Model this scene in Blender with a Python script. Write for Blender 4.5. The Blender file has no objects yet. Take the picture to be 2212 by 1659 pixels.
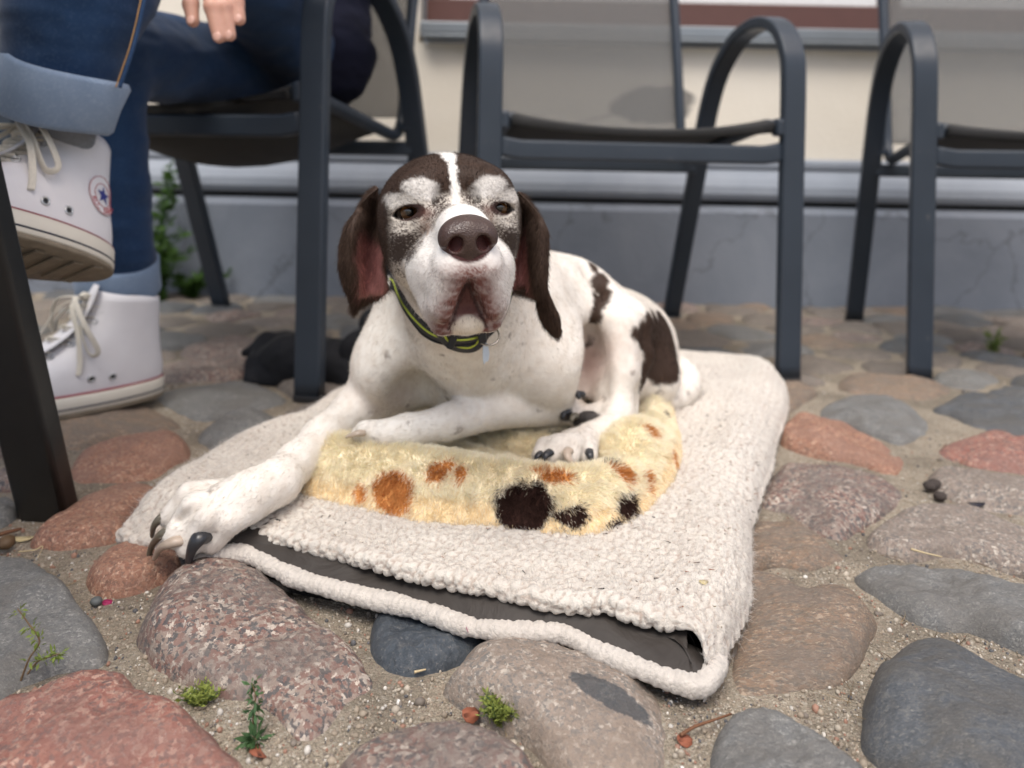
import bpy, bmesh, math, random
import numpy as np
from mathutils import Vector, Matrix, Euler
PI = math.pi
R = math.radians
scene = bpy.context.scene
col = scene.collection

# ------------------------------------------------------------------ camera
F, CX, CY, CAMH, ROLL = 1680.0, 1106.0, 370.0, 0.385, R(1.1)   # photo measured on a 2212 x 1659 sheet
cam_d = bpy.data.cameras.new('camera')
cam = bpy.data.objects.new('camera', cam_d); col.objects.link(cam)
cam.location = (0, 0, CAMH)
cam.rotation_euler = (Matrix.Rotation(-ROLL, 3, 'Y') @ Euler((R(90), 0, 0)).to_matrix()).to_euler()
cam_d.sensor_width = 36.0
cam_d.lens = 36.0 * F / 2212.0
cam_d.shift_x = 0.0
cam_d.shift_y = -(829.5 - CY) / 2212.0
cam_d.clip_start = 0.02; cam_d.clip_end = 200
cam_d.dof.use_dof = True
cam_d.dof.focus_distance = 0.63
cam_d.dof.aperture_fstop = 4.2
scene.camera = cam

# ------------------------------------------------------------------ light
SUN_EL, SUN_AZ = R(62), R(-25)       # soft, high, from behind the camera
world = bpy.data.worlds.new('World'); scene.world = world
world.use_nodes = True
wn = world.node_tree
bg = wn.nodes['Background']
sky = wn.nodes.new('ShaderNodeTexSky'); sky.sky_type = 'NISHITA'; sky.sun_disc = False
sky.sun_elevation = SUN_EL; sky.sun_rotation = PI + SUN_AZ
sky.air_density = 1.0; sky.dust_density = 4.5; sky.ozone_density = 0.8
wn.links.new(sky.outputs[0], bg.inputs[0])
bg.inputs[1].default_value = 0.11
sun_d = bpy.data.lights.new('sun', 'SUN'); sun = bpy.data.objects.new('sun', sun_d); col.objects.link(sun)
sun_d.energy = 1.5; sun_d.angle = R(26); sun_d.color = (1.0, 0.96, 0.90)
sun.rotation_euler = (R(90) - SUN_EL, 0, SUN_AZ)
sun.location = (0, -3, 6)
vs = scene.view_settings
vs.view_transform = 'Standard'; vs.look = 'None'; vs.gamma = 1.0; vs.use_curve_mapping = False
vs.exposure = 0.70
scene.cycles.use_denoising = True
scene.cycles.max_bounces = 6
scene.cycles.transparent_max_bounces = 8
scene.cycles.sample_clamp_indirect = 4.0

# ------------------------------------------------------------------ helpers
def unroll(u, v):
    du, dv = u - CX, v - CY
    c, s = math.cos(ROLL), math.sin(ROLL)
    return du * c + dv * s, -du * s + dv * c
def gp(u, v, z=0.0):                 # point of height z seen at sheet position (u, v)
    a, b = unroll(u, v)
    y = F * (CAMH - z) / b
    return Vector((a * y / F, y, z))
def at(u, v, y):                     # point at distance y seen at sheet position (u, v)
    a, b = unroll(u, v)
    return Vector((a * y / F, y, CAMH - b * y / F))

def tag(o, label=None, cat=None, group=None, kind=None):
    if label: o['label'] = label
    if cat: o['category'] = cat
    if group: o['group'] = group
    if kind: o['kind'] = kind
    return o
def empty(name, loc=(0, 0, 0), rz=0.0):
    o = bpy.data.objects.new(name, None); col.objects.link(o)
    o.location = loc; o.rotation_euler = (0, 0, rz); o.empty_display_size = 0.05
    return o
def mesh_obj(name, verts, faces, mat=None, parent=None, smooth=True):
    me = bpy.data.meshes.new(name)
    if isinstance(verts, np.ndarray) and isinstance(faces, np.ndarray):
        nv, nf, k = len(verts), len(faces), faces.shape[1]
        me.vertices.add(nv); me.vertices.foreach_set('co', np.ascontiguousarray(verts, np.float32).ravel())
        me.loops.add(nf * k); me.loops.foreach_set('vertex_index', np.ascontiguousarray(faces, np.int32).ravel())
        me.polygons.add(nf)
        me.polygons.foreach_set('loop_start', np.arange(0, nf * k, k, dtype=np.int32))
        me.polygons.foreach_set('loop_total', np.full(nf, k, np.int32))
        me.update(calc_edges=True)
    else:
        me.from_pydata([tuple(v) for v in verts], [], [tuple(int(i) for i in f) for f in faces]); me.update()
    if smooth: me.polygons.foreach_set('use_smooth', np.ones(len(me.polygons), bool))
    o = bpy.data.objects.new(name, me); col.objects.link(o)
    if mat: me.materials.append(mat)
    if parent: o.parent = parent
    return o
def bm_obj(name, bm, mat=None, parent=None, smooth=False):
    me = bpy.data.meshes.new(name); bmesh.ops.recalc_face_normals(bm, faces=bm.faces[:])
    bm.to_mesh(me); bm.free()
    if smooth: me.polygons.foreach_set('use_smooth', np.ones(len(me.polygons), bool))
    o = bpy.data.objects.new(name, me); col.objects.link(o)
    if mat: me.materials.append(mat)
    if parent: o.parent = parent
    return o
def box_bm(bm, c, s, bev=0.0, rot=None):
    r = bmesh.ops.create_cube(bm, size=1.0)
    vsn = r['verts']
    bmesh.ops.scale(bm, vec=s, verts=vsn)
    if bev > 0:
        ed = list({e for v in vsn for e in v.link_edges})
        q = bmesh.ops.bevel(bm, geom=ed, offset=bev, segments=2, affect='EDGES', profile=0.5)
        vsn = list({v for f in q['faces'] for v in f.verts} | {v for v in vsn if v.is_valid})
    if rot is not None: bmesh.ops.rotate(bm, cent=(0, 0, 0), matrix=rot, verts=vsn)
    bmesh.ops.translate(bm, vec=c, verts=vsn)
    return vsn
def catmull(pts, n=8, closed=False):
    P = [np.array(p, float) for p in pts]; out = []
    m = len(P)
    rng = range(m) if closed else range(m - 1)
    for i in rng:
        if closed: a, b, c, d = P[i - 1], P[i], P[(i + 1) % m], P[(i + 2) % m]
        else: a, b, c, d = P[max(i - 1, 0)], P[i], P[i + 1], P[min(i + 2, m - 1)]
        for k in range(n):
            t = k / n
            out.append(0.5 * ((2 * b) + (-a + c) * t + (2 * a - 5 * b + 4 * c - d) * t * t + (-a + 3 * b - 3 * c + d) * t ** 3))
    if not closed: out.append(P[-1])
    return np.array(out)
def sweep(path, radii, sides=10, flat=1.0, up=None, cap=True, section=None, closed=False):
    """tube along a path; section = list of (a, b) offsets along side and normal, else a circle"""
    path = np.asarray(path, float); n = len(path)
    radii = np.broadcast_to(np.asarray(radii, float), (n,))
    if closed: T = np.roll(path, -1, 0) - np.roll(path, 1, 0)
    else: T = np.gradient(path, axis=0)
    T /= np.linalg.norm(T, axis=1)[:, None] + 1e-12
    if section is None:
        a = np.linspace(0, 2 * PI, sides, endpoint=False)
        section = np.stack([np.cos(a), np.sin(a) * flat], 1)
    section = np.asarray(section, float); s = len(section)
    V = []
    prev = None
    for i in range(n):
        t = T[i]
        if up is not None: side = np.cross(t, np.asarray(up, float)) if np.asarray(up).ndim == 1 else np.cross(t, up[i])
        elif prev is None: side = np.cross(t, (0, 0, 1.0)) if abs(t[2]) < 0.9 else np.cross(t, (0, 1.0, 0))
        else: side = prev - t * np.dot(prev, t)
        side /= np.linalg.norm(side) + 1e-12; prev = side
        nor = np.cross(side, t)
        V.append(path[i] + radii[i] * (section[:, :1] * side + section[:, 1:] * nor))
    V = np.concatenate(V)
    Fc = []
    m = n if closed else n - 1
    for i in range(m):
        j = (i + 1) % n
        for k in range(s):
            Fc.append((i * s + k, i * s + (k + 1) % s, j * s + (k + 1) % s, j * s + k))
    if cap and not closed:
        Fc.append(tuple(range(s - 1, -1, -1))); Fc.append(tuple(range((n - 1) * s, n * s)))
    return [tuple(v) for v in V], Fc
def tube(name, path, radii, mat, parent=None, **kw):
    v, f = sweep(path, radii, **kw)
    return mesh_obj(name, v, f, mat, parent)
def rrect(w, h, r, n=3):
    out = []
    for cx, cy, a0 in ((w / 2 - r, h / 2 - r, 0), (-w / 2 + r, h / 2 - r, 90), (-w / 2 + r, -h / 2 + r, 180), (w / 2 - r, -h / 2 + r, 270)):
        for k in range(n + 1):
            a = R(a0 + 90 * k / n); out.append((cx + r * math.cos(a), cy + r * math.sin(a)))
    return out
def copy_tree(o, parent=None):
    c = o.copy(); col.objects.link(c); c.parent = parent
    for ch in list(o.children):
        d = ch.copy(); col.objects.link(d); d.parent = c
        for g in list(ch.children):
            e = g.copy(); col.objects.link(e); e.parent = d
    return c

# numpy noise -----------------------------------------------------------
def _hash(ix, iy, iz, seed):
    h = (ix.astype(np.int64) * 374761393 + iy.astype(np.int64) * 668265263 + iz.astype(np.int64) * 2147483647 + seed * 974634777) & 0xffffffff
    h = ((h ^ (h >> 13)) * 1274126177) & 0xffffffff
    return ((h ^ (h >> 16)) & 0xffffff) / float(0xffffff)
def vnoise(p, seed=0):
    p = np.asarray(p, float)
    if p.shape[1] == 2: p = np.concatenate([p, np.zeros((len(p), 1))], 1)
    i = np.floor(p).astype(np.int64); f = p - i; f = f * f * (3 - 2 * f)
    out = 0
    for dx in (0, 1):
        for dy in (0, 1):
            for dz in (0, 1):
                w = (f[:, 0] if dx else 1 - f[:, 0]) * (f[:, 1] if dy else 1 - f[:, 1]) * (f[:, 2] if dz else 1 - f[:, 2])
                out = out + w * _hash(i[:, 0] + dx, i[:, 1] + dy, i[:, 2] + dz, seed)
    return out * 2 - 1
def fbm(p, oct=4, seed=0):
    p = np.asarray(p, float); a, s, t = 1.0, 0, 0
    for o in range(oct):
        s = s + a * vnoise(p * 2 ** o, seed + o * 17); t += a; a *= 0.5
    return s / t
def worley(p, seed=0):
    """distance to nearest and second jittered point (2-D)"""
    p = np.asarray(p, float)[:, :2]; i = np.floor(p).astype(np.int64)
    d1 = np.full(len(p), 9.0); d2 = np.full(len(p), 9.0)
    z = np.zeros(len(p), np.int64)
    for dx in (-1, 0, 1):
        for dy in (-1, 0, 1):
            cx, cy = i[:, 0] + dx, i[:, 1] + dy
            qx = cx + 0.15 + 0.7 * _hash(cx, cy, z, seed); qy = cy + 0.15 + 0.7 * _hash(cx, cy, z, seed + 5)
            d = np.hypot(p[:, 0] - qx, p[:, 1] - qy)
            m = d < d1
            d2 = np.where(m, d1, np.minimum(d2, d)); d1 = np.where(m, d, d1)
    return d1, d2
def sstep(a, b, x):
    t = np.clip((x - a) / (b - a), 0, 1); return t * t * (3 - 2 * t)

# materials -------------------------------------------------------------
class NT:
    def __init__(s, name):
        s.m = bpy.data.materials.new(name); s.m.use_nodes = True; s.t = s.m.node_tree
        s.b = s.t.nodes['Principled BSDF']; s.out = s.t.nodes['Material Output']
    def n(s, typ, **kw):
        x = s.t.nodes.new('ShaderNode' + typ)
        for k, v in kw.items():
            if k.startswith('i_'):
                key = k[2:]; key = int(key) if key.isdigit() else key.replace('_', ' ')
                x.inputs[key].default_value = v
            else: setattr(x, k, v)
        return x
    def l(s, a, b): s.t.links.new(a, b)
    def coord(s, which='Object', scale=None):
        tc = s.n('TexCoord')
        if scale is None: return tc.outputs[which]
        mp = s.n('Mapping'); mp.inputs['Scale'].default_value = scale if hasattr(scale, '__len__') else (scale,) * 3
        s.l(tc.outputs[which], mp.inputs[0]); return mp.outputs[0]
    def noise(s, vec, scale, detail=4, rough=0.55, dist=0.0):
        x = s.n('TexNoise'); x.inputs['Scale'].default_value = scale; x.inputs['Detail'].default_value = detail
        x.inputs['Roughness'].default_value = rough; x.inputs['Distortion'].default_value = dist
        s.l(vec, x.inputs['Vector']); return x
    def ramp(s, fac, stops, interp='LINEAR'):
        x = s.n('ValToRGB'); cr = x.color_ramp; cr.interpolation = interp
        while len(cr.elements) < len(stops): cr.elements.new(0.5)
        for e, (p, c) in zip(cr.elements, stops):
            e.position = p; e.color = (*c, 1) if len(c) == 3 else c
        s.l(fac, x.inputs[0]); return x.outputs[0]
    def mix(s, a, b, fac, mode='MIX'):
        x = s.n('Mix'); x.data_type = 'RGBA'; x.blend_type = mode
        for sock, v in ((x.inputs[0], fac), (x.inputs[6], a), (x.inputs[7], b)):
            if hasattr(v, 'is_output') or hasattr(v, 'links'): s.l(v, sock)
            else: sock.default_value = v if not hasattr(v, '__len__') else (*v, 1)[:4]
        return x.outputs[2]
    def math(s, op, a, b=0.0):
        x = s.n('Math'); x.operation = op
        for k, v in ((0, a), (1, b)):
            if hasattr(v, 'links'): s.l(v, x.inputs[k])
            else: x.inputs[k].default_value = v
        return x.outputs[0]
    def bump(s, h, strength=0.5, dist=0.002, normal=None):
        x = s.n('Bump'); x.inputs['Strength'].default_value = strength; x.inputs['Distance'].default_value = dist
        s.l(h, x.inputs['Height'])
        if normal is not None: s.l(normal, x.inputs['Normal'])
        return x.outputs[0]
    def set(s, **kw):
        for k, v in kw.items():
            key = {'color': 'Base Color', 'rough': 'Roughness', 'metal': 'Metallic', 'normal': 'Normal', 'spec': 'Specular IOR Level',
                   'sheen': 'Sheen Weight', 'coat': 'Coat Weight', 'sss': 'Subsurface Weight', 'alpha': 'Alpha'}[k]
            sock = s.b.inputs[key]
            if hasattr(v, 'links'): s.l(v, sock)
            elif hasattr(v, '__len__'): sock.default_value = (*v, 1)[:4]
            else: sock.default_value = v
        return s.m
def plain(name, c, rough=0.5, metal=0.0, spec=0.5, var=0.12, nscale=60, bump=0.0):
    t = NT(name); nz = t.noise(t.coord(), nscale, 4)
    t.set(color=t.mix([x * (1 - var) for x in c], [min(1, x * (1 + var)) for x in c], nz.outputs[0]), rough=rough, metal=metal, spec=spec)
    if bump: t.set(normal=t.bump(nz.outputs[0], bump, 0.002))
    return t.m

# signed distance sculpting ---------------------------------------------
class Field:
    def __init__(s, xs, ys, zs, init=0.05):
        s.xs, s.ys, s.zs = [np.asarray(a, np.float32) for a in (xs, ys, zs)]
        s.D = np.full((len(xs), len(ys), len(zs)), init, np.float32)
    def region(s, lo, hi):
        out = []
        for a, l, h in zip((s.xs, s.ys, s.zs), lo, hi):
            i = max(int(np.searchsorted(a, l)) - 1, 0); j = min(int(np.searchsorted(a, h)) + 1, len(a)); out.append(slice(i, max(j, i + 1)))
        return tuple(out)
    def apply(s, lo, hi, fn, k, op):
        g = s.region(lo, hi)
        X = s.xs[g[0]][:, None, None]; Y = s.ys[g[1]][None, :, None]; Z = s.zs[g[2]][None, None, :]
        d = fn(X, Y, Z).astype(np.float32)
        D = s.D[g]
        if op == 'sub': a, b = -D, d
        else: a, b = D, d
        if op == 'sub':
            h = np.maximum(k - np.abs(D + d), 0) / k
            s.D[g] = np.maximum(D, -d) + h * h * k * 0.25
        else:
            h = np.maximum(k - np.abs(D - d), 0) / k
            s.D[g] = np.minimum(D, d) - h * h * k * 0.25
    def cone(s, a, b, ra, rb, k=0.02, op='add'):
        a, b = np.array(a, float), np.array(b, float); ab = b - a; L = float(ab @ ab) + 1e-12
        m = max(ra, rb) + k + 0.006
        def fn(X, Y, Z):
            px, py, pz = X - a[0], Y - a[1], Z - a[2]
            t = np.clip((px * ab[0] + py * ab[1] + pz * ab[2]) / L, 0, 1)
            return np.sqrt((px - t * ab[0]) ** 2 + (py - t * ab[1]) ** 2 + (pz - t * ab[2]) ** 2) - (ra + (rb - ra) * t)
        s.apply(np.minimum(a, b) - m, np.maximum(a, b) + m, fn, k, op)
    def chain(s, pts, rs, k=0.02, op='add'):
        for i in range(len(pts) - 1): s.cone(pts[i], pts[i + 1], rs[i], rs[i + 1], k if i == 0 else max(k * 0.6, 0.004), op)
    def ell(s, c, r, k=0.02, M=None, op='add'):
        c = np.array(c, float); r = np.array(r, float); m = float(r.max()) + k + 0.006
        M = np.eye(3) if M is None else np.array(M, float)      # columns = axes
        def fn(X, Y, Z):
            p = [X - c[0], Y - c[1], Z - c[2]]
            q = [p[0] * M[0, j] + p[1] * M[1, j] + p[2] * M[2, j] for j in range(3)]
            k0 = np.sqrt((q[0] / r[0]) ** 2 + (q[1] / r[1]) ** 2 + (q[2] / r[2]) ** 2)
            k1 = np.sqrt((q[0] / r[0] ** 2) ** 2 + (q[1] / r[1] ** 2) ** 2 + (q[2] / r[2] ** 2) ** 2) + 1e-9
            return k0 * (k0 - 1) / k1
        s.apply(c - m, c + m, fn, k, op)
    def mesh(s):
        D = s.D; I = D < 0
        c = I[:-1, :-1, :-1].astype(np.uint8)
        cnt = np.zeros(c.shape, np.uint8)
        for dx in (0, 1):
            for dy in (0, 1):
                for dz in (0, 1):
                    cnt += I[dx:dx + c.shape[0], dy:dy + c.shape[1], dz:dz + c.shape[2]]
        act = (cnt > 0) & (cnt < 8)
        idx = np.argwhere(act)
        vid = np.full(c.shape, -1, np.int32); vid[act] = np.arange(len(idx))
        i, j, k = idx.T
        ax = (s.xs, s.ys, s.zs)
        acc = np.zeros((len(idx), 3)); n = np.zeros(len(idx))
        corners = [(a, b, e) for a in (0, 1) for b in (0, 1) for e in (0, 1)]
        for p in corners:
            for axis in range(3):
                if p[axis]: continue
                q = list(p); q[axis] = 1
                v0 = D[i + p[0], j + p[1], k + p[2]]; v1 = D[i + q[0], j + q[1], k + q[2]]
                m = (v0 < 0) != (v1 < 0)
                t = np.where(m, v0 / (v0 - v1 + 1e-12), 0)
                P = np.stack([ax[0][i + p[0]], ax[1][j + p[1]], ax[2][k + p[2]]], 1).astype(float)
                Q = np.stack([ax[0][i + q[0]], ax[1][j + q[1]], ax[2][k + q[2]]], 1)
                acc += np.where(m[:, None], P + (Q - P) * t[:, None], 0); n += m
        V = acc / n[:, None]
        faces = []
        for axis in range(3):
            o = [1, 2] if axis == 0 else ([2, 0] if axis == 1 else [0, 1])
            sl0 = [slice(None)] * 3; sl1 = [slice(None)] * 3
            sl0[axis] = slice(0, -1); sl1[axis] = slice(1, None)
            A, B = I[tuple(sl0)], I[tuple(sl1)]
            e = np.argwhere(A != B)
            ok = (e[:, o[0]] > 0) & (e[:, o[1]] > 0) & (e[:, o[0]] < D.shape[o[0]] - 1) & (e[:, o[1]] < D.shape[o[1]] - 1)
            e = e[ok]
            flip = A[tuple(e.T)]
            def cell(da, db):
                f = e.copy(); f[:, o[0]] -= da; f[:, o[1]] -= db
                return vid[tuple(f.T)]
            q = np.stack([cell(1, 1), cell(0, 1), cell(0, 0), cell(1, 0)], 1)
            q[~flip] = q[~flip][:, ::-1]
            faces.append(q)
        return V, np.concatenate(faces)
def axis_nodes(lo, hi, fine_lo, fine_hi, coarse, fine):
    a = np.arange(lo, fine_lo, coarse); b = np.arange(fine_lo, fine_hi, fine); c = np.arange(fine_hi, hi + coarse, coarse)
    return np.concatenate([a, b, c])
def vert_normals(V, Fq):
    n = np.zeros_like(V)
    fn = np.cross(V[Fq[:, 2]] - V[Fq[:, 0]], V[Fq[:, 3]] - V[Fq[:, 1]])
    for k in range(4): np.add.at(n, Fq[:, k], fn)
    return n / (np.linalg.norm(n, axis=1)[:, None] + 1e-12)
def set_color(o, C, name='Col'):
    a = o.data.color_attributes.new(name, 'FLOAT_COLOR', 'POINT')
    C = np.concatenate([np.clip(C, 0, 1), np.ones((len(C), 1))], 1).astype(np.float32)
    a.data.foreach_set('color', C.ravel())
def hair(name, P, dirs, length, rad, C, mat, parent, npt=4, bend=None, seed=1):
    """short hair strands: roots P, unit dirs, lengths; bend = vector added towards the tip"""
    n = len(P)
    t = np.linspace(0, 1, npt)[None, :, None]
    L = np.broadcast_to(np.asarray(length), (n,))[:, None, None]
    pts = P[:, None, :] + dirs[:, None, :] * L * t
    if bend is not None: pts = pts + bend[:, None, :] * L * t * t
    cu = bpy.data.hair_curves.new(name)
    cu.add_curves([npt] * n)
    cu.points.foreach_set('position', pts.astype(np.float32).ravel())
    rr = np.broadcast_to(np.asarray(rad), (n,))[:, None] * np.linspace(1, 0.25, npt)[None, :]
    cu.points.foreach_set('radius', rr.astype(np.float32).ravel())
    a = cu.attributes.new('Col', 'FLOAT_COLOR', 'CURVE')
    C4 = np.concatenate([np.clip(C, 0, 1), np.ones((n, 1))], 1).astype(np.float32)
    a.data.foreach_set('color', C4.ravel())
    cu.materials.append(mat)
    o = bpy.data.objects.new(name, cu); col.objects.link(o)
    if parent: o.parent = parent
    return o
def sample_surface(V, Fq, n, rng, weight=None):
    A = np.linalg.norm(np.cross(V[Fq[:, 2]] - V[Fq[:, 0]], V[Fq[:, 3]] - V[Fq[:, 1]]), axis=1)
    if weight is not None: A = A * weight
    f = rng.choice(len(Fq), n, p=A / A.sum())
    u, v = rng.random((n, 1)), rng.random((n, 1))
    q = Fq[f]
    w = np.concatenate([(1 - u) * (1 - v), u * (1 - v), u * v, (1 - u) * v], 1)
    return q, w
def hair_mat(name, rough=0.6, spec=0.3, gain=1.0):
    t = NT(name); a = t.n('Attribute'); a.attribute_name = 'Col'
    t.set(color=a.outputs['Color'], rough=rough, spec=spec)
    tr = t.n('BsdfTranslucent'); t.l(a.outputs['Color'], tr.inputs[0]); mx = t.n('MixShader'); mx.inputs[0].default_value = 0.35
    t.l(t.b.outputs[0], mx.inputs[1]); t.l(tr.outputs[0], mx.inputs[2]); t.l(mx.outputs[0], t.out.inputs[0])
    return t.m
# ------------------------------------------------------------------ materials of the setting
def stone_mat(name, cols, scale, spk, rough=0.62, band=0.0, bump=0.6, incl=None):
    t = NT(name)
    oi = t.n('ObjectInfo'); add = t.n('VectorMath'); add.operation = 'ADD'
    cmb = t.n('CombineXYZ')
    for k in range(3): t.l(t.math('MULTIPLY', oi.outputs['Random'], (7.3, 3.1, 9.7)[k]), cmb.inputs[k])
    mp = t.n('Mapping'); t.l(t.coord(), mp.inputs[0]); mp.inputs['Scale'].default_value = (1, 1 + band, 1 + band)
    t.l(mp.outputs[0], add.inputs[0]); t.l(cmb.outputs[0], add.inputs[1]); v = add.outputs[0]
    big = t.noise(v, 13, 4, 0.6, 0.6); mid = t.noise(v, scale, 6, 0.7, 0.5); fine = t.noise(v, scale * 4.5, 4, 0.75, 0.2)
    wv = t.noise(v, 210, 4, 0.65); sc_ = t.n('VectorMath'); sc_.operation = 'SCALE'; sc_.inputs['Scale'].default_value = 0.011
    t.l(wv.outputs['Color'], sc_.inputs[0]); ad2 = t.n('VectorMath'); ad2.operation = 'ADD'; t.l(v, ad2.inputs[0]); t.l(sc_.outputs[0], ad2.inputs[1])
    vor = t.n('TexVoronoi'); vor.feature = 'F1'; vor.inputs['Scale'].default_value = scale * 5.2; t.l(ad2.outputs[0], vor.inputs['Vector'])
    c = t.ramp(mid.outputs[0], [(0.30, cols[0]), (0.44, cols[1]), (0.56, cols[2]), (0.72, cols[3])])
    sp = t.n('SeparateColor'); t.l(vor.outputs['Color'], sp.inputs[0])
    cell = t.ramp(sp.outputs[0], [(0.0, cols[0]), (0.24, cols[1]), (0.52, cols[2]), (0.82, cols[3]), (0.94, [min(1, x * 1.5) for x in cols[3]])], 'CONSTANT')
    c = t.mix(c, cell, spk)
    c = t.mix(c, t.mix(c, cols[4], 0.65), t.ramp(big.outputs[0], [(0.44, (0,) * 3), (0.60, (1,) * 3)]))
    c = t.mix(c, t.mix(c, (0.40, 0.37, 0.33), 0.5), t.ramp(fine.outputs[0], [(0.57, (0,) * 3), (0.72, (1,) * 3)]))
    c = t.mix(c, (0.06, 0.055, 0.05), t.math('MULTIPLY', t.ramp(fine.outputs[0], [(0.30, (1,) * 3), (0.40, (0,) * 3)]), 0.5))
    if incl:                              # a dark inclusion in the rock
        sx = t.n('SeparateXYZ'); t.l(t.coord(), sx.inputs[0]); ca, sa = math.cos(incl[4]), math.sin(incl[4])
        dx = t.math('SUBTRACT', sx.outputs[0], incl[0]); dy = t.math('SUBTRACT', sx.outputs[1], incl[1])
        ex = t.math('DIVIDE', t.math('ADD', t.math('MULTIPLY', dx, ca), t.math('MULTIPLY', dy, sa)), incl[2])
        ey = t.math('DIVIDE', t.math('SUBTRACT', t.math('MULTIPLY', dy, ca), t.math('MULTIPLY', dx, sa)), incl[3])
        ee = t.math('ADD', t.math('ADD', t.math('MULTIPLY', ex, ex), t.math('MULTIPLY', ey, ey)), t.math('MULTIPLY', t.math('SUBTRACT', mid.outputs[0], 0.5), 1.6))
        c = t.mix(c, t.mix(c, (0.045, 0.055, 0.065), 0.8), t.ramp(ee, [(0.8, (1,) * 3), (1.05, (0,) * 3)]))
    t.set(color=c, rough=t.ramp(mid.outputs[0], [(0.3, (rough - 0.12,) * 3), (0.7, (rough + 0.12,) * 3)]), spec=0.42,
          normal=t.bump(fine.outputs[0], bump, 0.0030, t.bump(mid.outputs[0], 0.5, 0.006)))
    return t.m
SM = {
 'red': stone_mat('red granite', [(0.14, 0.105, 0.10), (0.27, 0.110, 0.085), (0.34, 0.165, 0.125), (0.42, 0.285, 0.225), (0.22, 0.120, 0.10)], 62, 0.72),
 'mix': stone_mat('pink and grey granite', [(0.070, 0.076, 0.082), (0.215, 0.120, 0.098), (0.30, 0.235, 0.195), (0.42, 0.37, 0.315), (0.15, 0.125, 0.112)], 58, 0.80),
 'grey': stone_mat('grey fieldstone', [(0.125, 0.130, 0.132), (0.165, 0.168, 0.166), (0.215, 0.213, 0.203), (0.30, 0.295, 0.275), (0.15, 0.142, 0.13)], 90, 0.5, band=0.5),
 'dark': stone_mat('dark basalt', [(0.062, 0.070, 0.080), (0.088, 0.098, 0.110), (0.120, 0.130, 0.142), (0.21, 0.205, 0.185), (0.11, 0.103, 0.092)], 80, 0.4, 0.5, band=1.2),
 'blue': stone_mat('blue black slate', [(0.037, 0.047, 0.060), (0.052, 0.065, 0.080), (0.070, 0.085, 0.103), (0.125, 0.125, 0.122), (0.056, 0.065, 0.076)], 90, 0.25, 0.5),
 'pink': stone_mat('pale pink granite', [(0.13, 0.13, 0.128), (0.24, 0.195, 0.165), (0.31, 0.25, 0.21), (0.43, 0.39, 0.335), (0.22, 0.18, 0.15)], 75, 0.75),
 'tan': stone_mat('brown banded gneiss', [(0.105, 0.105, 0.098), (0.20, 0.155, 0.115), (0.28, 0.185, 0.125), (0.36, 0.295, 0.225), (0.18, 0.15, 0.125)], 60, 0.5, band=1.4),
 'rust': stone_mat('orange granite', [(0.18, 0.105, 0.08), (0.29, 0.14, 0.095), (0.38, 0.205, 0.135), (0.45, 0.30, 0.215), (0.27, 0.155, 0.115)], 80, 0.7),
 'dull': stone_mat('dull brown fieldstone', [(0.12, 0.108, 0.095), (0.165, 0.14, 0.118), (0.21, 0.175, 0.145), (0.27, 0.24, 0.205), (0.15, 0.13, 0.112)], 70, 0.5),
}
def sand_mat():
    t = NT('sand and grit'); v = t.coord()
    a = t.noise(v, 900, 3, 0.7); b = t.noise(v, 240, 4, 0.6); c = t.noise(v, 9, 4, 0.6, 0.4)
    vo = t.n('TexVoronoi'); vo.inputs['Scale'].default_value = 420; t.l(v, vo.inputs['Vector'])
    base = t.ramp(a.outputs[0], [(0.30, (0.16, 0.138, 0.105)), (0.46, (0.37, 0.32, 0.245)), (0.60, (0.53, 0.47, 0.37)), (0.75, (0.72, 0.66, 0.55))])
    grains = t.ramp(t.math('FRACT', t.math('MULTIPLY', vo.outputs['Color'], 5.0)), [(0.0, (0.20, 0.17, 0.13)), (0.35, (0.34, 0.29, 0.23)), (0.7, (0.26, 0.19, 0.15)), (0.9, (0.50, 0.46, 0.40))], 'CONSTANT')
    col_ = t.mix(base, grains, 0.45)
    soil = t.ramp(c.outputs[0], [(0.44, (0,) * 3), (0.60, (1,) * 3)])
    col_ = t.mix(col_, (0.055, 0.046, 0.034), t.math('MULTIPLY', soil, 0.38))
    h = t.math('ADD', t.math('MULTIPLY', vo.outputs['Distance'], -0.8), t.math('ADD', a.outputs[0], b.outputs[0]))
    t.set(color=col_, rough=0.9, spec=0.2, normal=t.bump(h, 0.8, 0.0028)); return t.m
M_SAND = sand_mat()

# ------------------------------------------------------------------ ground
SAND_Z = -0.0065
gx = np.arange(-1.7, 1.9, 0.012); gy = np.arange(0.30, 2.44, 0.012)
GX, GY = np.meshgrid(gx, gy)
P2 = np.stack([GX.ravel(), GY.ravel(), 0 * GX.ravel()], 1)
gz = SAND_Z + 0.006 * fbm(P2 * 9, 3, 2) + 0.0022 * fbm(P2 * 60, 3, 8)
gV = np.stack([GX.ravel(), GY.ravel(), gz], 1); ii = np.arange(GX.size).reshape(GX.shape)
gF = np.stack([ii[:-1, :-1], ii[:-1, 1:], ii[1:, 1:], ii[1:, :-1]], -1).reshape(-1, 4)
pavement = mesh_obj('pavement', gV, gF, M_SAND); tag(pavement, kind='structure')
far = mesh_obj('ground', [(-40, -40, -0.03), (40, -40, -0.03), (40, 40, -0.03), (-40, 40, -0.03)], [(0, 1, 2, 3)], M_SAND, smooth=False); tag(far, kind='structure')

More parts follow.
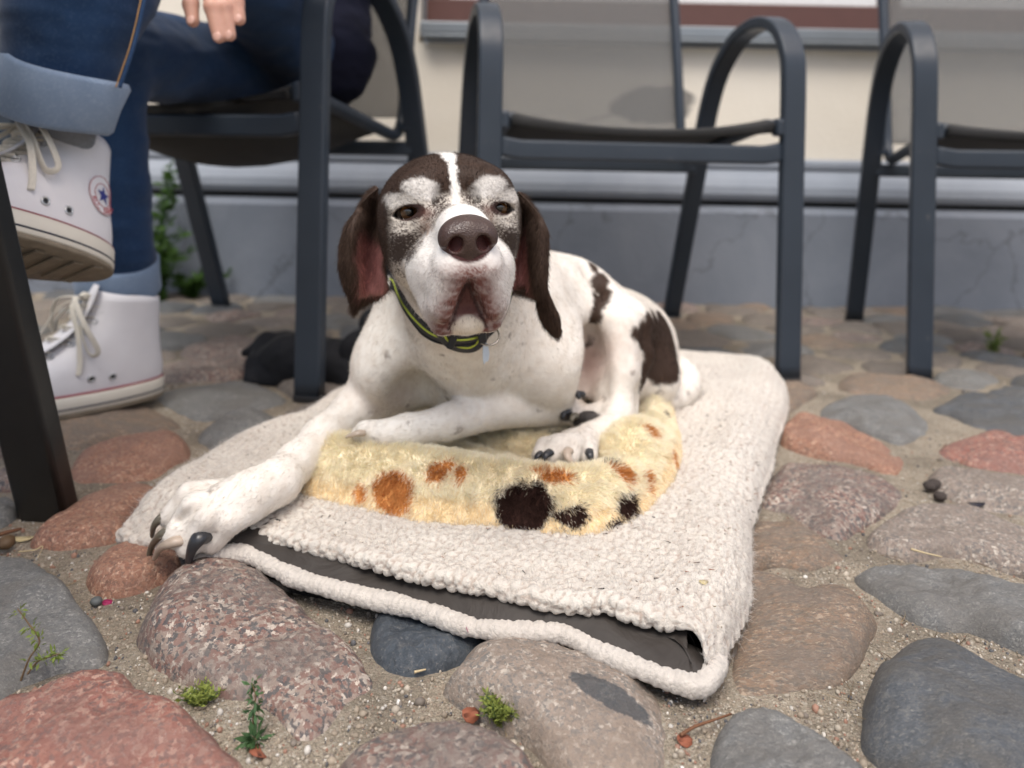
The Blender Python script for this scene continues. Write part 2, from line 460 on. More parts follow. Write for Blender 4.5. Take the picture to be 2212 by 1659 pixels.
# ------------------------------------------------------------------ cobblestones, outlines read off the photograph
ST = [
 ('grey', 0.026, [(-70, 1200), (0, 1191), (62, 1205), (104, 1243), (160, 1298), (226, 1371), (240, 1406), (222, 1430), (139, 1444), (52, 1482), (-70, 1510)]),
 ('red', 0.026, [(-90, 1550), (0, 1524), (104, 1484), (194, 1451), (243, 1456), (299, 1484), (350, 1522), (420, 1560), (521, 1650), (545, 1750), (-90, 1790)]),
 ('mix', 0.032, [(413, 1226), (465, 1222), (552, 1241), (625, 1286), (691, 1345), (768, 1400), (817, 1462), (800, 1492), (768, 1516), (700, 1585), (653, 1597), (569, 1530), (469, 1503), (382, 1467), (326, 1430), (287, 1384), (302, 1340), (323, 1291), (360, 1255)]),
 ('rust', 0.022, [(187, 1228), (243, 1191), (326, 1166), (408, 1176), (412, 1205), (400, 1232), (347, 1258), (243, 1286), (191, 1271)]),
 ('rust', 0.020, [(62, 1163), (110, 1125), (200, 1062), (270, 1040), (340, 1048), (352, 1072), (290, 1130), (262, 1165), (150, 1185), (80, 1180)]),
 ('rust', 0.022, [(150, 1002), (190, 970), (260, 945), (370, 937), (412, 960), (410, 985), (330, 1028), (240, 1040), (150, 1035)]),
 ('blue', 0.014, [(793, 1378), (817, 1310), (904, 1300), (995, 1330), (1058, 1372), (1015, 1411), (936, 1443), (872, 1453), (809, 1421)]),
 ('pink', 0.030, [(964, 1461), (1015, 1405), (1075, 1378), (1194, 1384), (1333, 1431), (1414, 1477), (1450, 1564), (1442, 1640), (1390, 1700), (1260, 1700), (1180, 1645), (1130, 1592), (1060, 1552), (970, 1493)]),
 ('mix', 0.024, [(720, 1655), (797, 1604), (916, 1576), (1035, 1588), (1114, 1618), (1168, 1662), (1185, 1750), (950, 1790), (700, 1750)]),
 ('tan', 0.024, [(1568, 1452), (1575, 1392), (1590, 1246), (1675, 1244), (1731, 1265), (1790, 1262), (1852, 1280), (1895, 1322), (1888, 1358), (1852, 1427), (1817, 1459), (1746, 1475), (1639, 1490), (1586, 1486)]),
 ('grey', 0.018, [(1838, 1237), (1880, 1218), (1950, 1210), (2030, 1218), (2136, 1250), (2212, 1275), (2300, 1310), (2300, 1435), (2212, 1406), (2101, 1362), (2023, 1349), (1941, 1312), (1870, 1269)]),
 ('dark', 0.034, [(1856, 1541), (1884, 1459), (1959, 1381), (2023, 1372), (2101, 1400), (2190, 1450), (2300, 1510), (2320, 1650), (2200, 1740), (2030, 1710), (1923, 1655), (1863, 1605)]),
 ('grey', 0.022, [(1530, 1610), (1547, 1576), (1586, 1548), (1653, 1541), (1710, 1560), (1781, 1599), (1845, 1637), (1900, 1690), (1890, 1750), (1720, 1790), (1560, 1750), (1530, 1680)]),
 ('tan', 0.012, [(1600, 1118), (1675, 1116), (1746, 1138), (1810, 1173), (1822, 1196), (1746, 1218), (1675, 1208), (1600, 1214)]),
 ('mix', 0.016, [(1635, 1071), (1675, 1005), (1708, 992), (1801, 993), (1900, 1016), (1953, 1056), (1949, 1075), (1867, 1128), (1820, 1157), (1767, 1141), (1695, 1101)]),
 ('rust', 0.022, [(1675, 934), (1721, 906), (1817, 904), (1867, 930), (1926, 960), (1956, 982), (1926, 1013), (1850, 991), (1774, 977), (1695, 958)]),
 ('grey', 0.016, [(1764, 889), (1801, 860), (1867, 854), (1949, 868), (2019, 917), (1949, 956), (1900, 941), (1830, 912)]),
 ('pink', 0.016, [(1868, 1150), (1910, 1110), (1966, 1086), (2098, 1099), (2212, 1132), (2300, 1160), (2300, 1255), (2200, 1230), (2070, 1197), (1960, 1202), (1890, 1182)]),
 ('pink', 0.016, [(1996, 1028), (2022, 1008), (2131, 1010), (2212, 1030), (2300, 1052), (2300, 1115), (2164, 1100), (2098, 1087), (2032, 1057)]),
 ('red', 0.016, [(2022, 969), (2065, 944), (2148, 931), (2212, 943), (2300, 958), (2300, 1022), (2115, 1004), (2065, 987)]),
 ('dark', 0.018, [(2012, 880), (2065, 853), (2098, 846), (2164, 864), (2230, 873), (2300, 890), (2300, 940), (2115, 921), (2049, 895)]),
 ('tan', 0.014, [(1814, 815), (1850, 800), (1966, 815), (2032, 825), (2062, 842), (1999, 861), (1867, 848), (1817, 838)]),
 ('tan', 0.014, [(1660, 840), (1720, 824), (1768, 842), (1735, 870), (1690, 890)]),
 ('grey', 0.012, [(2012, 808), (2098, 797), (2165, 815), (2125, 835), (2045, 833)]),
 ('grey', 0.014, [(425, 935), (480, 897), (560, 890), (612, 905), (590, 932), (490, 965), (435, 957)]),
 ('mix', 0.014, [(0, 1010), (40, 985), (140, 975), (142, 1000), (130, 1040), (40, 1060), (-30, 1050)]),
 ('grey', 0.014, [(-60, 1090), (-10, 1075), (40, 1085), (45, 1110), (0, 1135), (-60, 1140)]),
 ('mix', 0.014, [(1560, 1240), (1500, 1330), (1440, 1330), (1380, 1260), (1440, 1190), (1540, 1180)]),
]
def stone_mesh(poly, H, seed, seg=48, ring=12, zoff=0.0):
    poly = np.asarray(poly, float); c = poly.mean(0)
    P = catmull(poly, 10, True)
    ang = np.arctan2(P[:, 1] - c[1], P[:, 0] - c[0]); rad = np.hypot(P[:, 1] - c[1], P[:, 0] - c[0])
    o = np.argsort(ang); ang, rad = ang[o], rad[o]
    th = np.linspace(-PI, PI, seg, endpoint=False)
    r = np.interp(th, np.concatenate([ang - 2 * PI, ang, ang + 2 * PI]), np.tile(rad, 3))
    rs = np.random.default_rng(seed)
    rho = np.concatenate([np.linspace(0.0, 0.86, ring - 5)[1:], [0.92, 0.96, 0.985, 1.0, 1.01]])
    drop = 0.045
    V = [np.array([[c[0], c[1], 0]])]
    pw = rs.uniform(3.2, 5.5)
    tiltx, tilty = rs.normal(0, 0.045, 2)
    for k, q in enumerate(rho):
        V.append(np.stack([c[0] + np.cos(th) * r * min(q, 1.0) * (1.0 if q < 1.005 else 0.98), c[1] + np.sin(th) * r * min(q, 1.0) * (1.0 if q < 1.005 else 0.98), np.full(seg, q)], 1))
    V = np.concatenate(V); q = V[:, 2].copy()
    z = -0.016 + (H + 0.016) * np.clip(1 - np.clip(q, 0, 1) ** pw, 0, 1) ** 0.55
    z[q > 1.005] = -drop
    d = V[:, :2] - c
    z += (d[:, 0] * tiltx + d[:, 1] * tilty) * np.clip(1 - q ** 4, 0, 1)
    nz = np.stack([V[:, 0] * 22, V[:, 1] * 22, np.full(len(V), seed * 3.7)], 1)
    z += (0.009 * fbm(nz * 0.8, 2, seed) + 0.0036 * fbm(nz * 2.6, 3, seed + 3) + 0.0010 * fbm(nz * 10, 2, seed + 5)) * np.clip((1.0 - q) * 6, 0, 1)
    V[:, 2] = z + zoff
    wob = 0.05 * fbm(np.stack([V[:, 0] * 40, V[:, 1] * 40, np.full(len(V), seed)], 1), 3, seed + 9)
    V[:, :2] = c + (V[:, :2] - c) * (1 + wob * q)[:, None]
    F_ = []
    for k in range(seg): F_.append((0, 1 + k, 1 + (k + 1) % seg))
    for a in range(len(rho) - 1):
        for k in range(seg):
            b0, b1 = 1 + a * seg, 1 + (a + 1) * seg
            F_.append((b0 + k, b1 + k, b1 + (k + 1) % seg, b0 + (k + 1) % seg))
    return V, F_, c
# raster of what is taken
cell = 0.006
RX0, RX1, RY0, RY1 = -1.55, 1.75, 0.42, 2.34
nx, ny = int((RX1 - RX0) / cell), int((RY1 - RY0) / cell)
occ = np.zeros((nx, ny), bool)
cxs = RX0 + (np.arange(nx) + 0.5) * cell; cys = RY0 + (np.arange(ny) + 0.5) * cell
CXg, CYg = np.meshgrid(cxs, cys, indexing='ij')
def inside(poly, X, Y):
    r = np.zeros(X.shape, bool); j = len(poly) - 1
    for i in range(len(poly)):
        xi, yi = poly[i]; xj, yj = poly[j]
        if yi != yj: r ^= ((yi > Y) != (yj > Y)) & (X < (xj - xi) * (Y - yi) / (yj - yi) + xi)
        j = i
    return r
stones = []
for i, (kind, H, px) in enumerate(ST):
    poly = np.array([gp(u, v, 0.0)[:2] for u, v in px])
    stones.append((kind, H, poly, 110, 30)); occ |= inside(catmull(poly, 4, True), CXg, CYg)
def dilate(m, n):
    for _ in range(n):
        q = m.copy(); q[1:] |= m[:-1]; q[:-1] |= m[1:]; q[:, 1:] |= m[:, :-1]; q[:, :-1] |= m[:, 1:]; m = q
    return m
free = ~dilate(occ, 3)
rs = np.random.default_rng(12)
fi = np.argwhere(free)
seeds = fi[rs.choice(len(fi), 235, replace=False)].astype(float)
samp = fi[rs.choice(len(fi), 30000, replace=False)].astype(float)
for it in range(9):
    lab = np.concatenate([np.argmin(((ch[:, None, :] - seeds[None]) ** 2).sum(2), 1) for ch in np.array_split(samp, 12)])
    for k in range(len(seeds)):
        m = lab == k
        if m.any(): seeds[k] = seeds[k] * 0.3 + 0.7 * samp[m].mean(0)
for k, s_ in enumerate(seeds):
    si = np.clip(s_.astype(int), 0, [nx - 1, ny - 1])
    if not free[si[0], si[1]]: continue
    others = np.delete(seeds, k, 0); others = others[((others - s_) ** 2).sum(1) < 60 ** 2]
    pts = []
    gap = rs.uniform(1.0, 2.6)
    for a in np.linspace(0, 2 * PI, 18, endpoint=False):
        d = np.array([math.cos(a), math.sin(a)]); r = 1.0
        while r < 22:
            p = s_ + d * r; ip = p.astype(int)
            if ip[0] < 0 or ip[1] < 0 or ip[0] >= nx or ip[1] >= ny or not free[ip[0], ip[1]]: break
            if len(others) and (((others - p) ** 2).sum(1) ** 0.5).min() < (((s_ - p) ** 2).sum()) ** 0.5 + gap: break
            r += 0.5
        pts.append(r)
    pts = np.array(pts)
    pts = np.minimum(pts, np.convolve(np.r_[pts[-2:], pts, pts[:2]], np.ones(5) / 5, 'valid') * 1.18)
    if pts.mean() < 2.6: continue
    an = np.linspace(0, 2 * PI, 18, endpoint=False)
    poly = np.stack([RX0 + (s_[0] + pts * np.cos(an)) * cell, RY0 + (s_[1] + pts * np.sin(an)) * cell], 1)
    yy = RY0 + s_[1] * cell
    kind = rs.choice(['grey', 'dark', 'mix', 'tan', 'pink', 'red', 'rust', 'grey']) if yy < 1.05 else rs.choice(['grey', 'dull', 'dull', 'tan', 'dull', 'mix', 'dark', 'pink'])
    stones.append((str(kind), rs.uniform(0.006, 0.014), poly, 36 if yy < 1.5 else 24, 10 if yy < 1.5 else 8))
    occ |= inside(poly, CXg, CYg)
_c8 = np.asarray(stones[7][2]).mean(0); _p, _q = np.array(gp(1225, 1470, 0.016)[:2]) - _c8, np.array(gp(1412, 1535, 0.016)[:2]) - _c8
SM['striped'] = stone_mat('pale granite with dark inclusion', [(0.16, 0.16, 0.155), (0.26, 0.215, 0.18), (0.33, 0.265, 0.215), (0.43, 0.385, 0.33), (0.26, 0.20, 0.155)], 75, 0.7,
                          incl=(*((_p + _q) / 2), float(np.linalg.norm(_q - _p)) / 2, 0.0125, math.atan2(_q[1] - _p[1], _q[0] - _p[0])))
stones[7] = ('striped',) + stones[7][1:]
for i, (kind, H, poly, seg, ring) in enumerate(stones):
    V, F_, c = stone_mesh(poly, H * 0.62, i + 11, seg, ring)
    V = V - np.array([c[0], c[1], 0])
    o = mesh_obj('cobblestone', V, F_, SM[kind], pavement); o.location = (c[0], c[1], 0)
# loose grit and pebbles lying in the joints
rs = np.random.default_rng(3)
fr = np.argwhere(~dilate(occ, 0))
vis = fr[(fr[:, 1] * cell + RY0 < 1.6)]
w = 1.0 / (vis[:, 1] * cell + RY0) ** 3
pick = vis[rs.choice(len(vis), 26000, p=w / w.sum())]
pos = np.stack([RX0 + (pick[:, 0] + rs.random(len(pick))) * cell, RY0 + (pick[:, 1] + rs.random(len(pick))) * cell], 1)
size = np.exp(rs.normal(math.log(0.00085), 0.42, len(pos))).clip(0.0005, 0.0050)
size[:900] = rs.uniform(0.0014, 0.0034, 900)
zg = SAND_Z + 0.006 * fbm(np.c_[pos, 0 * pos[:, :1]] * 9, 3, 2) + 0.0022 * fbm(np.c_[pos, 0 * pos[:, :1]] * 60, 3, 8)
ico = bmesh.new(); bmesh.ops.create_icosphere(ico, subdivisions=1, radius=1.0)
iv = np.array([v.co[:] for v in ico.verts]); ifc = np.array([[v.index for v in f.verts] for f in ico.faces]); ico.free()
n = len(pos)
sc3 = size[:, None, None] * rs.uniform(0.6, 1.3, (n, 1, 3)) * rs.uniform(0.8, 1.2, (n, len(iv), 1))
gv = iv[None] * sc3 + np.c_[pos, zg + size * 0.3][:, None, :]
gf = ifc[None] + (np.arange(n) * len(iv))[:, None, None]
t = NT('grit grains'); a = t.n('Attribute'); a.attribute_name = 'Col'; M_GRIT = t.set(color=a.outputs['Color'], rough=0.7)
grit = mesh_obj('grit', gv.reshape(-1, 3), gf.reshape(-1, 3), M_GRIT); tag(grit, 'loose sand grains and small pebbles between the cobblestones', 'grit', kind='stuff')
pal = np.array([(0.42, 0.37, 0.30), (0.30, 0.25, 0.19), (0.55, 0.52, 0.47), (0.20, 0.17, 0.14), (0.30, 0.17, 0.12), (0.10, 0.10, 0.105), (0.66, 0.64, 0.60)])
gc = pal[rs.choice(len(pal), n, p=[.30, .30, .08, .15, .09, .07, .01])] * rs.uniform(0.8, 1.15, (n, 1))
set_color(grit, np.repeat(gc, len(iv), 0))

# dry roots and stalks tangled in the joints
nf_ = 2600
pk = vis[rs.choice(len(vis), nf_, p=w / w.sum())]
fp = np.stack([RX0 + (pk[:, 0] + rs.random(nf_)) * cell, RY0 + (pk[:, 1] + rs.random(nf_)) * cell, np.full(nf_, SAND_Z + 0.002)], 1)
fp = fp[fbm(fp * 14, 2, 19) > 0.05]; nf_ = len(fp)
fd = rs.normal(0, 1, (nf_, 3)); fd[:, 2] = np.abs(fd[:, 2]) * 0.22; fd /= np.linalg.norm(fd, axis=1)[:, None]
fc = np.array([(0.20, 0.14, 0.08), (0.34, 0.26, 0.16), (0.10, 0.075, 0.045)])[rs.integers(0, 3, nf_)]
fb = rs.normal(0, 0.5, (nf_, 3)); fb[:, 2] = -np.abs(fb[:, 2]) * 0.3
fib = hair('dry_roots', fp, fd, rs.uniform(0.006, 0.020, nf_), 0.00030, fc, hair_mat('dry root fibre', 0.8, 0.2), None, 5, bend=fb); tag(fib, 'dry roots and stalks tangled in the joints between the cobblestones', 'dry roots', kind='stuff')

# ------------------------------------------------------------------ house wall behind
WY = 2.33
def paint_mat(name, c, c2, crack=False):
    t = NT(name); v = t.coord('Generated'); v = t.coord()
    a = t.noise(v, 3.5, 5, 0.6, 0.5); b = t.noise(v, 60, 4, 0.6)
    cc = t.mix(c, c2, t.ramp(a.outputs[0], [(0.35, (0,) * 3), (0.68, (1,) * 3)]))
    h = b.outputs[0]
    if crack:
        vo = t.n('TexVoronoi'); vo.feature = 'DISTANCE_TO_EDGE'; vo.inputs['Scale'].default_value = 2.3
        wv = t.noise(v, 7, 4, 0.6); ad = t.n('VectorMath'); ad.operation = 'ADD'; sc_ = t.n('VectorMath'); sc_.operation = 'SCALE'; sc_.inputs['Scale'].default_value = 0.22
        t.l(wv.outputs['Color'], sc_.inputs[0]); t.l(v, ad.inputs[0]); t.l(sc_.outputs[0], ad.inputs[1]); t.l(ad.outputs[0], vo.inputs['Vector'])
        ck = t.ramp(vo.outputs['Distance'], [(0.0, (1,) * 3), (0.010, (0,) * 3)])
        cc = t.mix(cc, (0.045, 0.045, 0.05), t.math('MULTIPLY', ck, 0.5))
    t.set(color=cc, rough=0.75, spec=0.3, normal=t.bump(h, 0.3, 0.004)); return t.m
M_PLINTH = paint_mat('grey blue plinth paint', (0.165, 0.187, 0.222), (0.22, 0.242, 0.28), True)
M_MOULD = paint_mat('pale grey blue moulding paint', (0.25, 0.28, 0.325), (0.31, 0.34, 0.385))
# cream render with a dark grey blotch and a thin dark line running up to it
t = NT('cream wall render'); v = t.coord()
a = t.noise(v, 4, 5, 0.6, 0.4); b = t.noise(v, 70, 4, 0.6)
cc = t.mix((0.78, 0.72, 0.61), (0.87, 0.82, 0.72), a.outputs[0])
sx = t.n('SeparateXYZ'); t.l(v, sx.inputs[0])
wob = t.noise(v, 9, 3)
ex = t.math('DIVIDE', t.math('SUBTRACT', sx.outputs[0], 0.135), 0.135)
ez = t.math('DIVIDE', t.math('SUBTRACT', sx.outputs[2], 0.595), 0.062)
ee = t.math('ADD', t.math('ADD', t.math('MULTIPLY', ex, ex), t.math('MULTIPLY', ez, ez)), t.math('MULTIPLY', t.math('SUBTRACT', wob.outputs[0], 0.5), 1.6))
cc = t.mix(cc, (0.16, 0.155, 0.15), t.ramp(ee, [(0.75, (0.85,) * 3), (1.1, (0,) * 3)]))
hl = t.math('ABSOLUTE', t.math('SUBTRACT', t.math('SUBTRACT', sx.outputs[2], 0.565), t.math('MULTIPLY', sx.outputs[0], 0.28)))
hlm = t.math('MULTIPLY', t.ramp(hl, [(0.002, (1,) * 3), (0.006, (0,) * 3)]), t.ramp(sx.outputs[0], [(0.0, (1,) * 3), (0.03, (0,) * 3)]))
hlm = t.math('MULTIPLY', hlm, t.math('GREATER_THAN', sx.outputs[0], -0.32))
cc = t.mix(cc, (0.20, 0.19, 0.18), t.math('MULTIPLY', hlm, 0.7))
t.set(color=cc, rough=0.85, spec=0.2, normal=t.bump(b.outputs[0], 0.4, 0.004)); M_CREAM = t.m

wall = empty('house_wall', (0.3, WY, 0)); tag(wall, 'cream rendered house wall with grey blue plinth behind the chairs', 'wall')
XA, XB = -3.2, 3.4
def extrude_profile(name, prof, mat, x0=XA, x1=XB):
    v = [(x0 - 0.3, y - WY, z) for y, z in prof] + [(x1 - 0.3, y - WY, z) for y, z in prof]; n = len(prof)
    f = [(i, (i + 1) % n, n + (i + 1) % n, n + i) for i in range(n)] + [tuple(range(n))[::-1], tuple(range(n, 2 * n))]
    o = mesh_obj(name, v, f, mat, wall, smooth=False); return o
extrude_profile('plinth', [(WY, -0.08), (WY, 0.272), (WY + 0.018, 0.292), (WY + 0.20, 0.292), (WY + 0.20, -0.08)], M_PLINTH)
extrude_profile('groove', [(WY + 0.045, 0.2925), (WY + 0.045, 0.310), (WY + 0.20, 0.310), (WY + 0.20, 0.2925)], plain('dark joint', (0.055, 0.057, 0.062), 0.9))
extrude_profile('moulding', [(WY + 0.012, 0.3105), (WY + 0.002, 0.328), (WY + 0.004, 0.352), (WY + 0.016, 0.374), (WY + 0.032, 0.392), (WY + 0.040, 0.401), (WY + 0.20, 0.401), (WY + 0.20, 0.3105)], M_MOULD)
extrude_profile('ledge', [(WY + 0.046, 0.4015), (WY + 0.046, 0.409), (WY + 0.036, 0.411), (WY + 0.036, 0.428), (WY + 0.052, 0.438), (WY + 0.20, 0.438), (WY + 0.20, 0.4015)], M_MOULD)
WX0 = -0.285
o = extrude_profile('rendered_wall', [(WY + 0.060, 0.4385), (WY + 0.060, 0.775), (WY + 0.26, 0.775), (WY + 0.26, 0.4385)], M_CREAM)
o = extrude_profile('rendered_wall', [(WY + 0.060, 0.7755), (WY + 0.060, 3.4), (WY + 0.26, 3.4), (WY + 0.26, 0.7755)], M_CREAM, XA, WX0 - 0.01)
o = extrude_profile('rendered_wall', [(WY + 0.060, 0.7755), (WY + 0.060, 3.4), (WY + 0.26, 3.4), (WY + 0.26, 0.7755)], M_CREAM, 1.9, XB)
o = extrude_profile('rendered_wall', [(WY + 0.060, 1.95), (WY + 0.060, 3.4), (WY + 0.26, 3.4), (WY + 0.26, 1.95)], M_CREAM, WX0 - 0.0095, 1.8995)
win = empty('window', (0.8, WY + 0.1, 0.80)); tag(win, 'wide window with brown frame and grey sheet metal sill', 'window')
def wbox(name, x0, x1, y0, y1, z0, z1, mat, bev=0.003, par=win):
    bm = bmesh.new(); box_bm(bm, ((x0 + x1) / 2 - win.location.x, (y0 + y1) / 2 - win.location.y, (z0 + z1) / 2 - win.location.z), (x1 - x0, y1 - y0, z1 - z0), bev)
    return bm_obj(name, bm, mat, par)
M_SILL = plain('zinc sheet', (0.27, 0.30, 0.325), 0.45, 0.6, nscale=12)
M_WFRAME = plain('red brown window paint', (0.105, 0.045, 0.036), 0.5, nscale=25)
M_WHITE = plain('white paint', (0.75, 0.75, 0.74), 0.45)
sill = wbox('sill', WX0, 1.85, WY + 0.010, WY + 0.22, 0.797, 0.832, M_SILL)
wbox('drip_edge', WX0 + 0.002, 1.848, WY + 0.012, WY + 0.020, 0.784, 0.7965, M_SILL)
wbox('bottom_rail', WX0 + 0.004, 1.846, WY + 0.13, WY + 0.20, 0.8345, 0.928, M_WFRAME)
wbox('side_rail', WX0 + 0.004, WX0 + 0.075, WY + 0.13, WY + 0.20, 0.9285, 1.94, M_WFRAME)
wbox('side_rail', 1.775, 1.846, WY + 0.13, WY + 0.20, 0.9285, 1.94, M_WFRAME)
wbox('middle_rail', 1.15, 1.22, WY + 0.13, WY + 0.20, 0.9285, 1.94, M_WFRAME)
for x0, x1 in ((WX0 + 0.0755, 1.1495), (1.2205, 1.7745)):
    wbox('sash', x0, x1, WY + 0.14, WY + 0.19, 0.9285, 0.985, M_WHITE)
t = NT('window glass'); t.set(color=(0.55, 0.6, 0.65), rough=0.05, spec=0.8); M_PANE = t.m
for x0, x1 in ((WX0 + 0.0755, 1.1495), (1.2205, 1.7745)):
    wbox('pane', x0, x1, WY + 0.155, WY + 0.17, 0.9855, 1.94, M_PANE, 0)
# ------------------------------------------------------------------ garden armchairs
t = NT('anthracite powder coat'); nz = t.noise(t.coord(), 45, 5, 0.65); n2 = t.noise(t.coord(), 8, 3)
cc = t.mix((0.022, 0.031, 0.044), (0.036, 0.048, 0.065), n2.outputs[0])
cc = t.mix(cc, (0.13, 0.125, 0.115), t.ramp(nz.outputs[0], [(0.66, (0,) * 3), (0.78, (0.55,) * 3)]))
t.set(color=cc, rough=t.ramp(nz.outputs[0], [(0.3, (0.32,) * 3), (0.7, (0.5,) * 3)]), spec=0.42, normal=t.bump(nz.outputs[0], 0.05, 0.001)); M_FRAME = t.m
def mesh_fabric(name, c, alpha):
    t = NT(name); v = t.coord()
    w1 = t.n('TexWave'); w1.bands_direction = 'X'; w1.inputs['Scale'].default_value = 220; t.l(v, w1.inputs['Vector'])
    w2 = t.n('TexWave'); w2.bands_direction = 'Z'; w2.inputs['Scale'].default_value = 220; t.l(v, w2.inputs['Vector'])
    h = t.math('ADD', w1.outputs['Fac'], w2.outputs['Fac'])
    t.set(color=c, rough=0.6, spec=0.3, normal=t.bump(h, 0.3, 0.001))
    if alpha < 1:
        tr = t.n('BsdfTransparent'); mx = t.n('MixShader'); mx.inputs[0].default_value = alpha
        t.l(tr.outputs[0], mx.inputs[1]); t.l(t.b.outputs[0], mx.inputs[2]); t.l(mx.outputs[0], t.out.inputs[0])
    return t.m
M_SLING = mesh_fabric('woven seat mesh', (0.030, 0.030, 0.030), 0.93)
M_BACK = mesh_fabric('open woven back mesh', (0.17, 0.17, 0.165), 0.60)
W2 = 0.29
LOOP = [(0, 0), (0, 0.2), (0, 0.40), (0, 0.575), (0.012, 0.630), (0.045, 0.672), (0.10, 0.697), (0.17, 0.702), (0.255, 0.685), (0.345, 0.632), (0.40, 0.565), (0.440, 0.485), (0.49, 0.37), (0.555, 0.22), (0.650, 0.0)]
RAIL = [(0.000, 0.478), (0.04, 0.482), (0.20, 0.462), (0.36, 0.440), (0.425, 0.432), (0.462, 0.440), (0.487, 0.475), (0.505, 0.56), (0.535, 0.72), (0.575, 0.90), (0.59, 0.97)]
def sling_mesh(path, x0, x1, sag, sagdir, nx_=14, th=0.003):
    V = []; F_ = []; ny_ = len(path)
    for j, (y, z) in enumerate(path):
        for i in range(nx_ + 1):
            s = i / nx_; k = 4 * s * (1 - s); e = sag[j] * k
            V.append((x0 + (x1 - x0) * s, y + sagdir[0] * e, z + sagdir[1] * e))
    m = len(V)
    V += [(x, y - sagdir[0] * th, z - sagdir[1] * th) if False else (x, y + 0.0022, z - th) for x, y, z in V]
    for j in range(ny_ - 1):
        for i in range(nx_):
            a = j * (nx_ + 1) + i; q = (a, a + 1, a + nx_ + 2, a + nx_ + 1)
            F_.append(q); F_.append(tuple(m + k for k in q[::-1]))
    for j in range(ny_ - 1):
        for a, b in ((j * (nx_ + 1), (j + 1) * (nx_ + 1)), ((j + 1) * (nx_ + 1) + nx_, j * (nx_ + 1) + nx_)): F_.append((a, b, m + b, m + a))
    for i in range(nx_):
        F_.append((i + 1, i, m + i, m + i + 1)); b = (ny_ - 1) * (nx_ + 1) + i; F_.append((b, b + 1, m + b + 1, m + b))
    return V, F_
def crisp(o):
    m = o.modifiers.new('WeightedNormal', 'WEIGHTED_NORMAL'); m.weight = 100; return o
def make_chair(label, loc, rz, sag, drop=0.0):
    c = empty('garden_chair', loc, rz); tag(c, label, 'chair', 'garden armchairs on the cobbles')
    sec = rrect(0.044, 0.024, 0.0045)
    for s in (-1, 1):
        p = catmull(LOOP, 5); path = np.c_[np.full(len(p), s * W2), p]
        v, f = sweep(path, 1.0, section=sec, up=(0, 0.0001, 0) if False else np.cross(np.gradient(path, axis=0), np.array([[1.0, 0, 0]])) )
        crisp(mesh_obj('leg_loop', v, f, M_FRAME, c))
        p = catmull(RAIL, 5); path = np.c_[np.full(len(p), s * (W2 - 0.040)), p]
        tube('seat_rail', path, 0.0125, M_FRAME, c, sides=10)
        # bracket to the rear leg
        bm = bmesh.new(); box_bm(bm, (s * (W2 - 0.020), 0.452, 0.452), (0.030, 0.018, 0.018), 0.003); bm_obj('bracket', bm, M_FRAME, c)
        bm = bmesh.new(); box_bm(bm, (s * (W2 - 0.026), 0.004, 0.478), (0.018, 0.030, 0.034), 0.006); bm_obj('bracket', bm, M_FRAME, c)
        bm = bmesh.new(); box_bm(bm, (s * W2, 0.0, -0.005), (0.046, 0.026, 0.022), 0.004); bm_obj('foot_cap', bm, M_BLACK, c)
        bm = bmesh.new(); box_bm(bm, (s * W2, 0.652, -0.005), (0.046, 0.028, 0.022), 0.004); bm_obj('foot_cap', bm, M_BLACK, c)
    v, f = sweep(np.array([(x, 0.004, 0.425 - 0.012 * (1 - min(1, (W2 - abs(x)) / 0.05)) * -1) for x in np.linspace(-W2 + 0.011, W2 - 0.011, 25)]), 1.0, section=rrect(0.036, 0.020, 0.006), up=(0, 1, 0))
    crisp(mesh_obj('crossbar', v, f, M_FRAME, c))
    v, f = sweep(np.array([(x, 0.470, 0.405) for x in np.linspace(-W2 + 0.011, W2 - 0.011, 5)]), 1.0, section=rrect(0.032, 0.018, 0.006), up=(0, 1, 0))
    crisp(mesh_obj('crossbar', v, f, M_FRAME, c))
    sp = [(y, z + 0.012) for y, z in catmull(RAIL[:5], 4)]
    sp = [(-0.004, 0.470), (-0.012, 0.484)] + sp
    v, f = sling_mesh(sp, -W2 + 0.040, W2 - 0.040, [sag * ((0.55 if sag < 0.05 else 0.10) + (0.45 if sag < 0.05 else 0.9) * math.sin(PI * j / (len(sp) - 1))) for j in range(len(sp))], (0, -1))
    mesh_obj('seat', v, f, M_SLING, c)
    bp = [(y, z) for y, z in catmull(RAIL[6:], 4)]
    v, f = sling_mesh(bp, -W2 + 0.040, W2 - 0.040, [0.012] * len(bp), (1, 0))
    mesh_obj('backrest', v, f, M_BACK, c)
    tube('top_bar', np.array([(x, 0.59, 0.97) for x in np.linspace(-W2 + 0.04, W2 - 0.04, 4)]), 0.0125, M_FRAME, c)
    return c
M_BLACK = plain('black plastic', (0.012, 0.012, 0.013), 0.5)
def place(fr, ang, side, k=1.0):   # front foot seen in the photo -> chair centre; side +1 = that foot is the chair's right one
    a = R(ang); ex = np.array([math.cos(a), math.sin(a)])
    return (fr[0] - side * k * W2 * ex[0], fr[1] - side * k * W2 * ex[1], 0.0)
CH1 = place(gp(668, 858, 0), -12.8, 1, 1.07); CH2 = place(gp(1701, 818, 0), 8.0, 1); CH3 = place(gp(1985, 818, 0), -13.6, -1)
ch1 = make_chair('dark metal armchair on which the person in jeans sits', CH1, R(-12.8), 0.115); ch1.scale = (1.07,) * 3
ch2 = make_chair('empty dark metal armchair right behind the dog with grey mesh back', CH2, R(8.0), 0.030)
ch3 = make_chair('empty dark metal armchair cut off by the right edge of the photo', CH3, R(-13.6), 0.022)

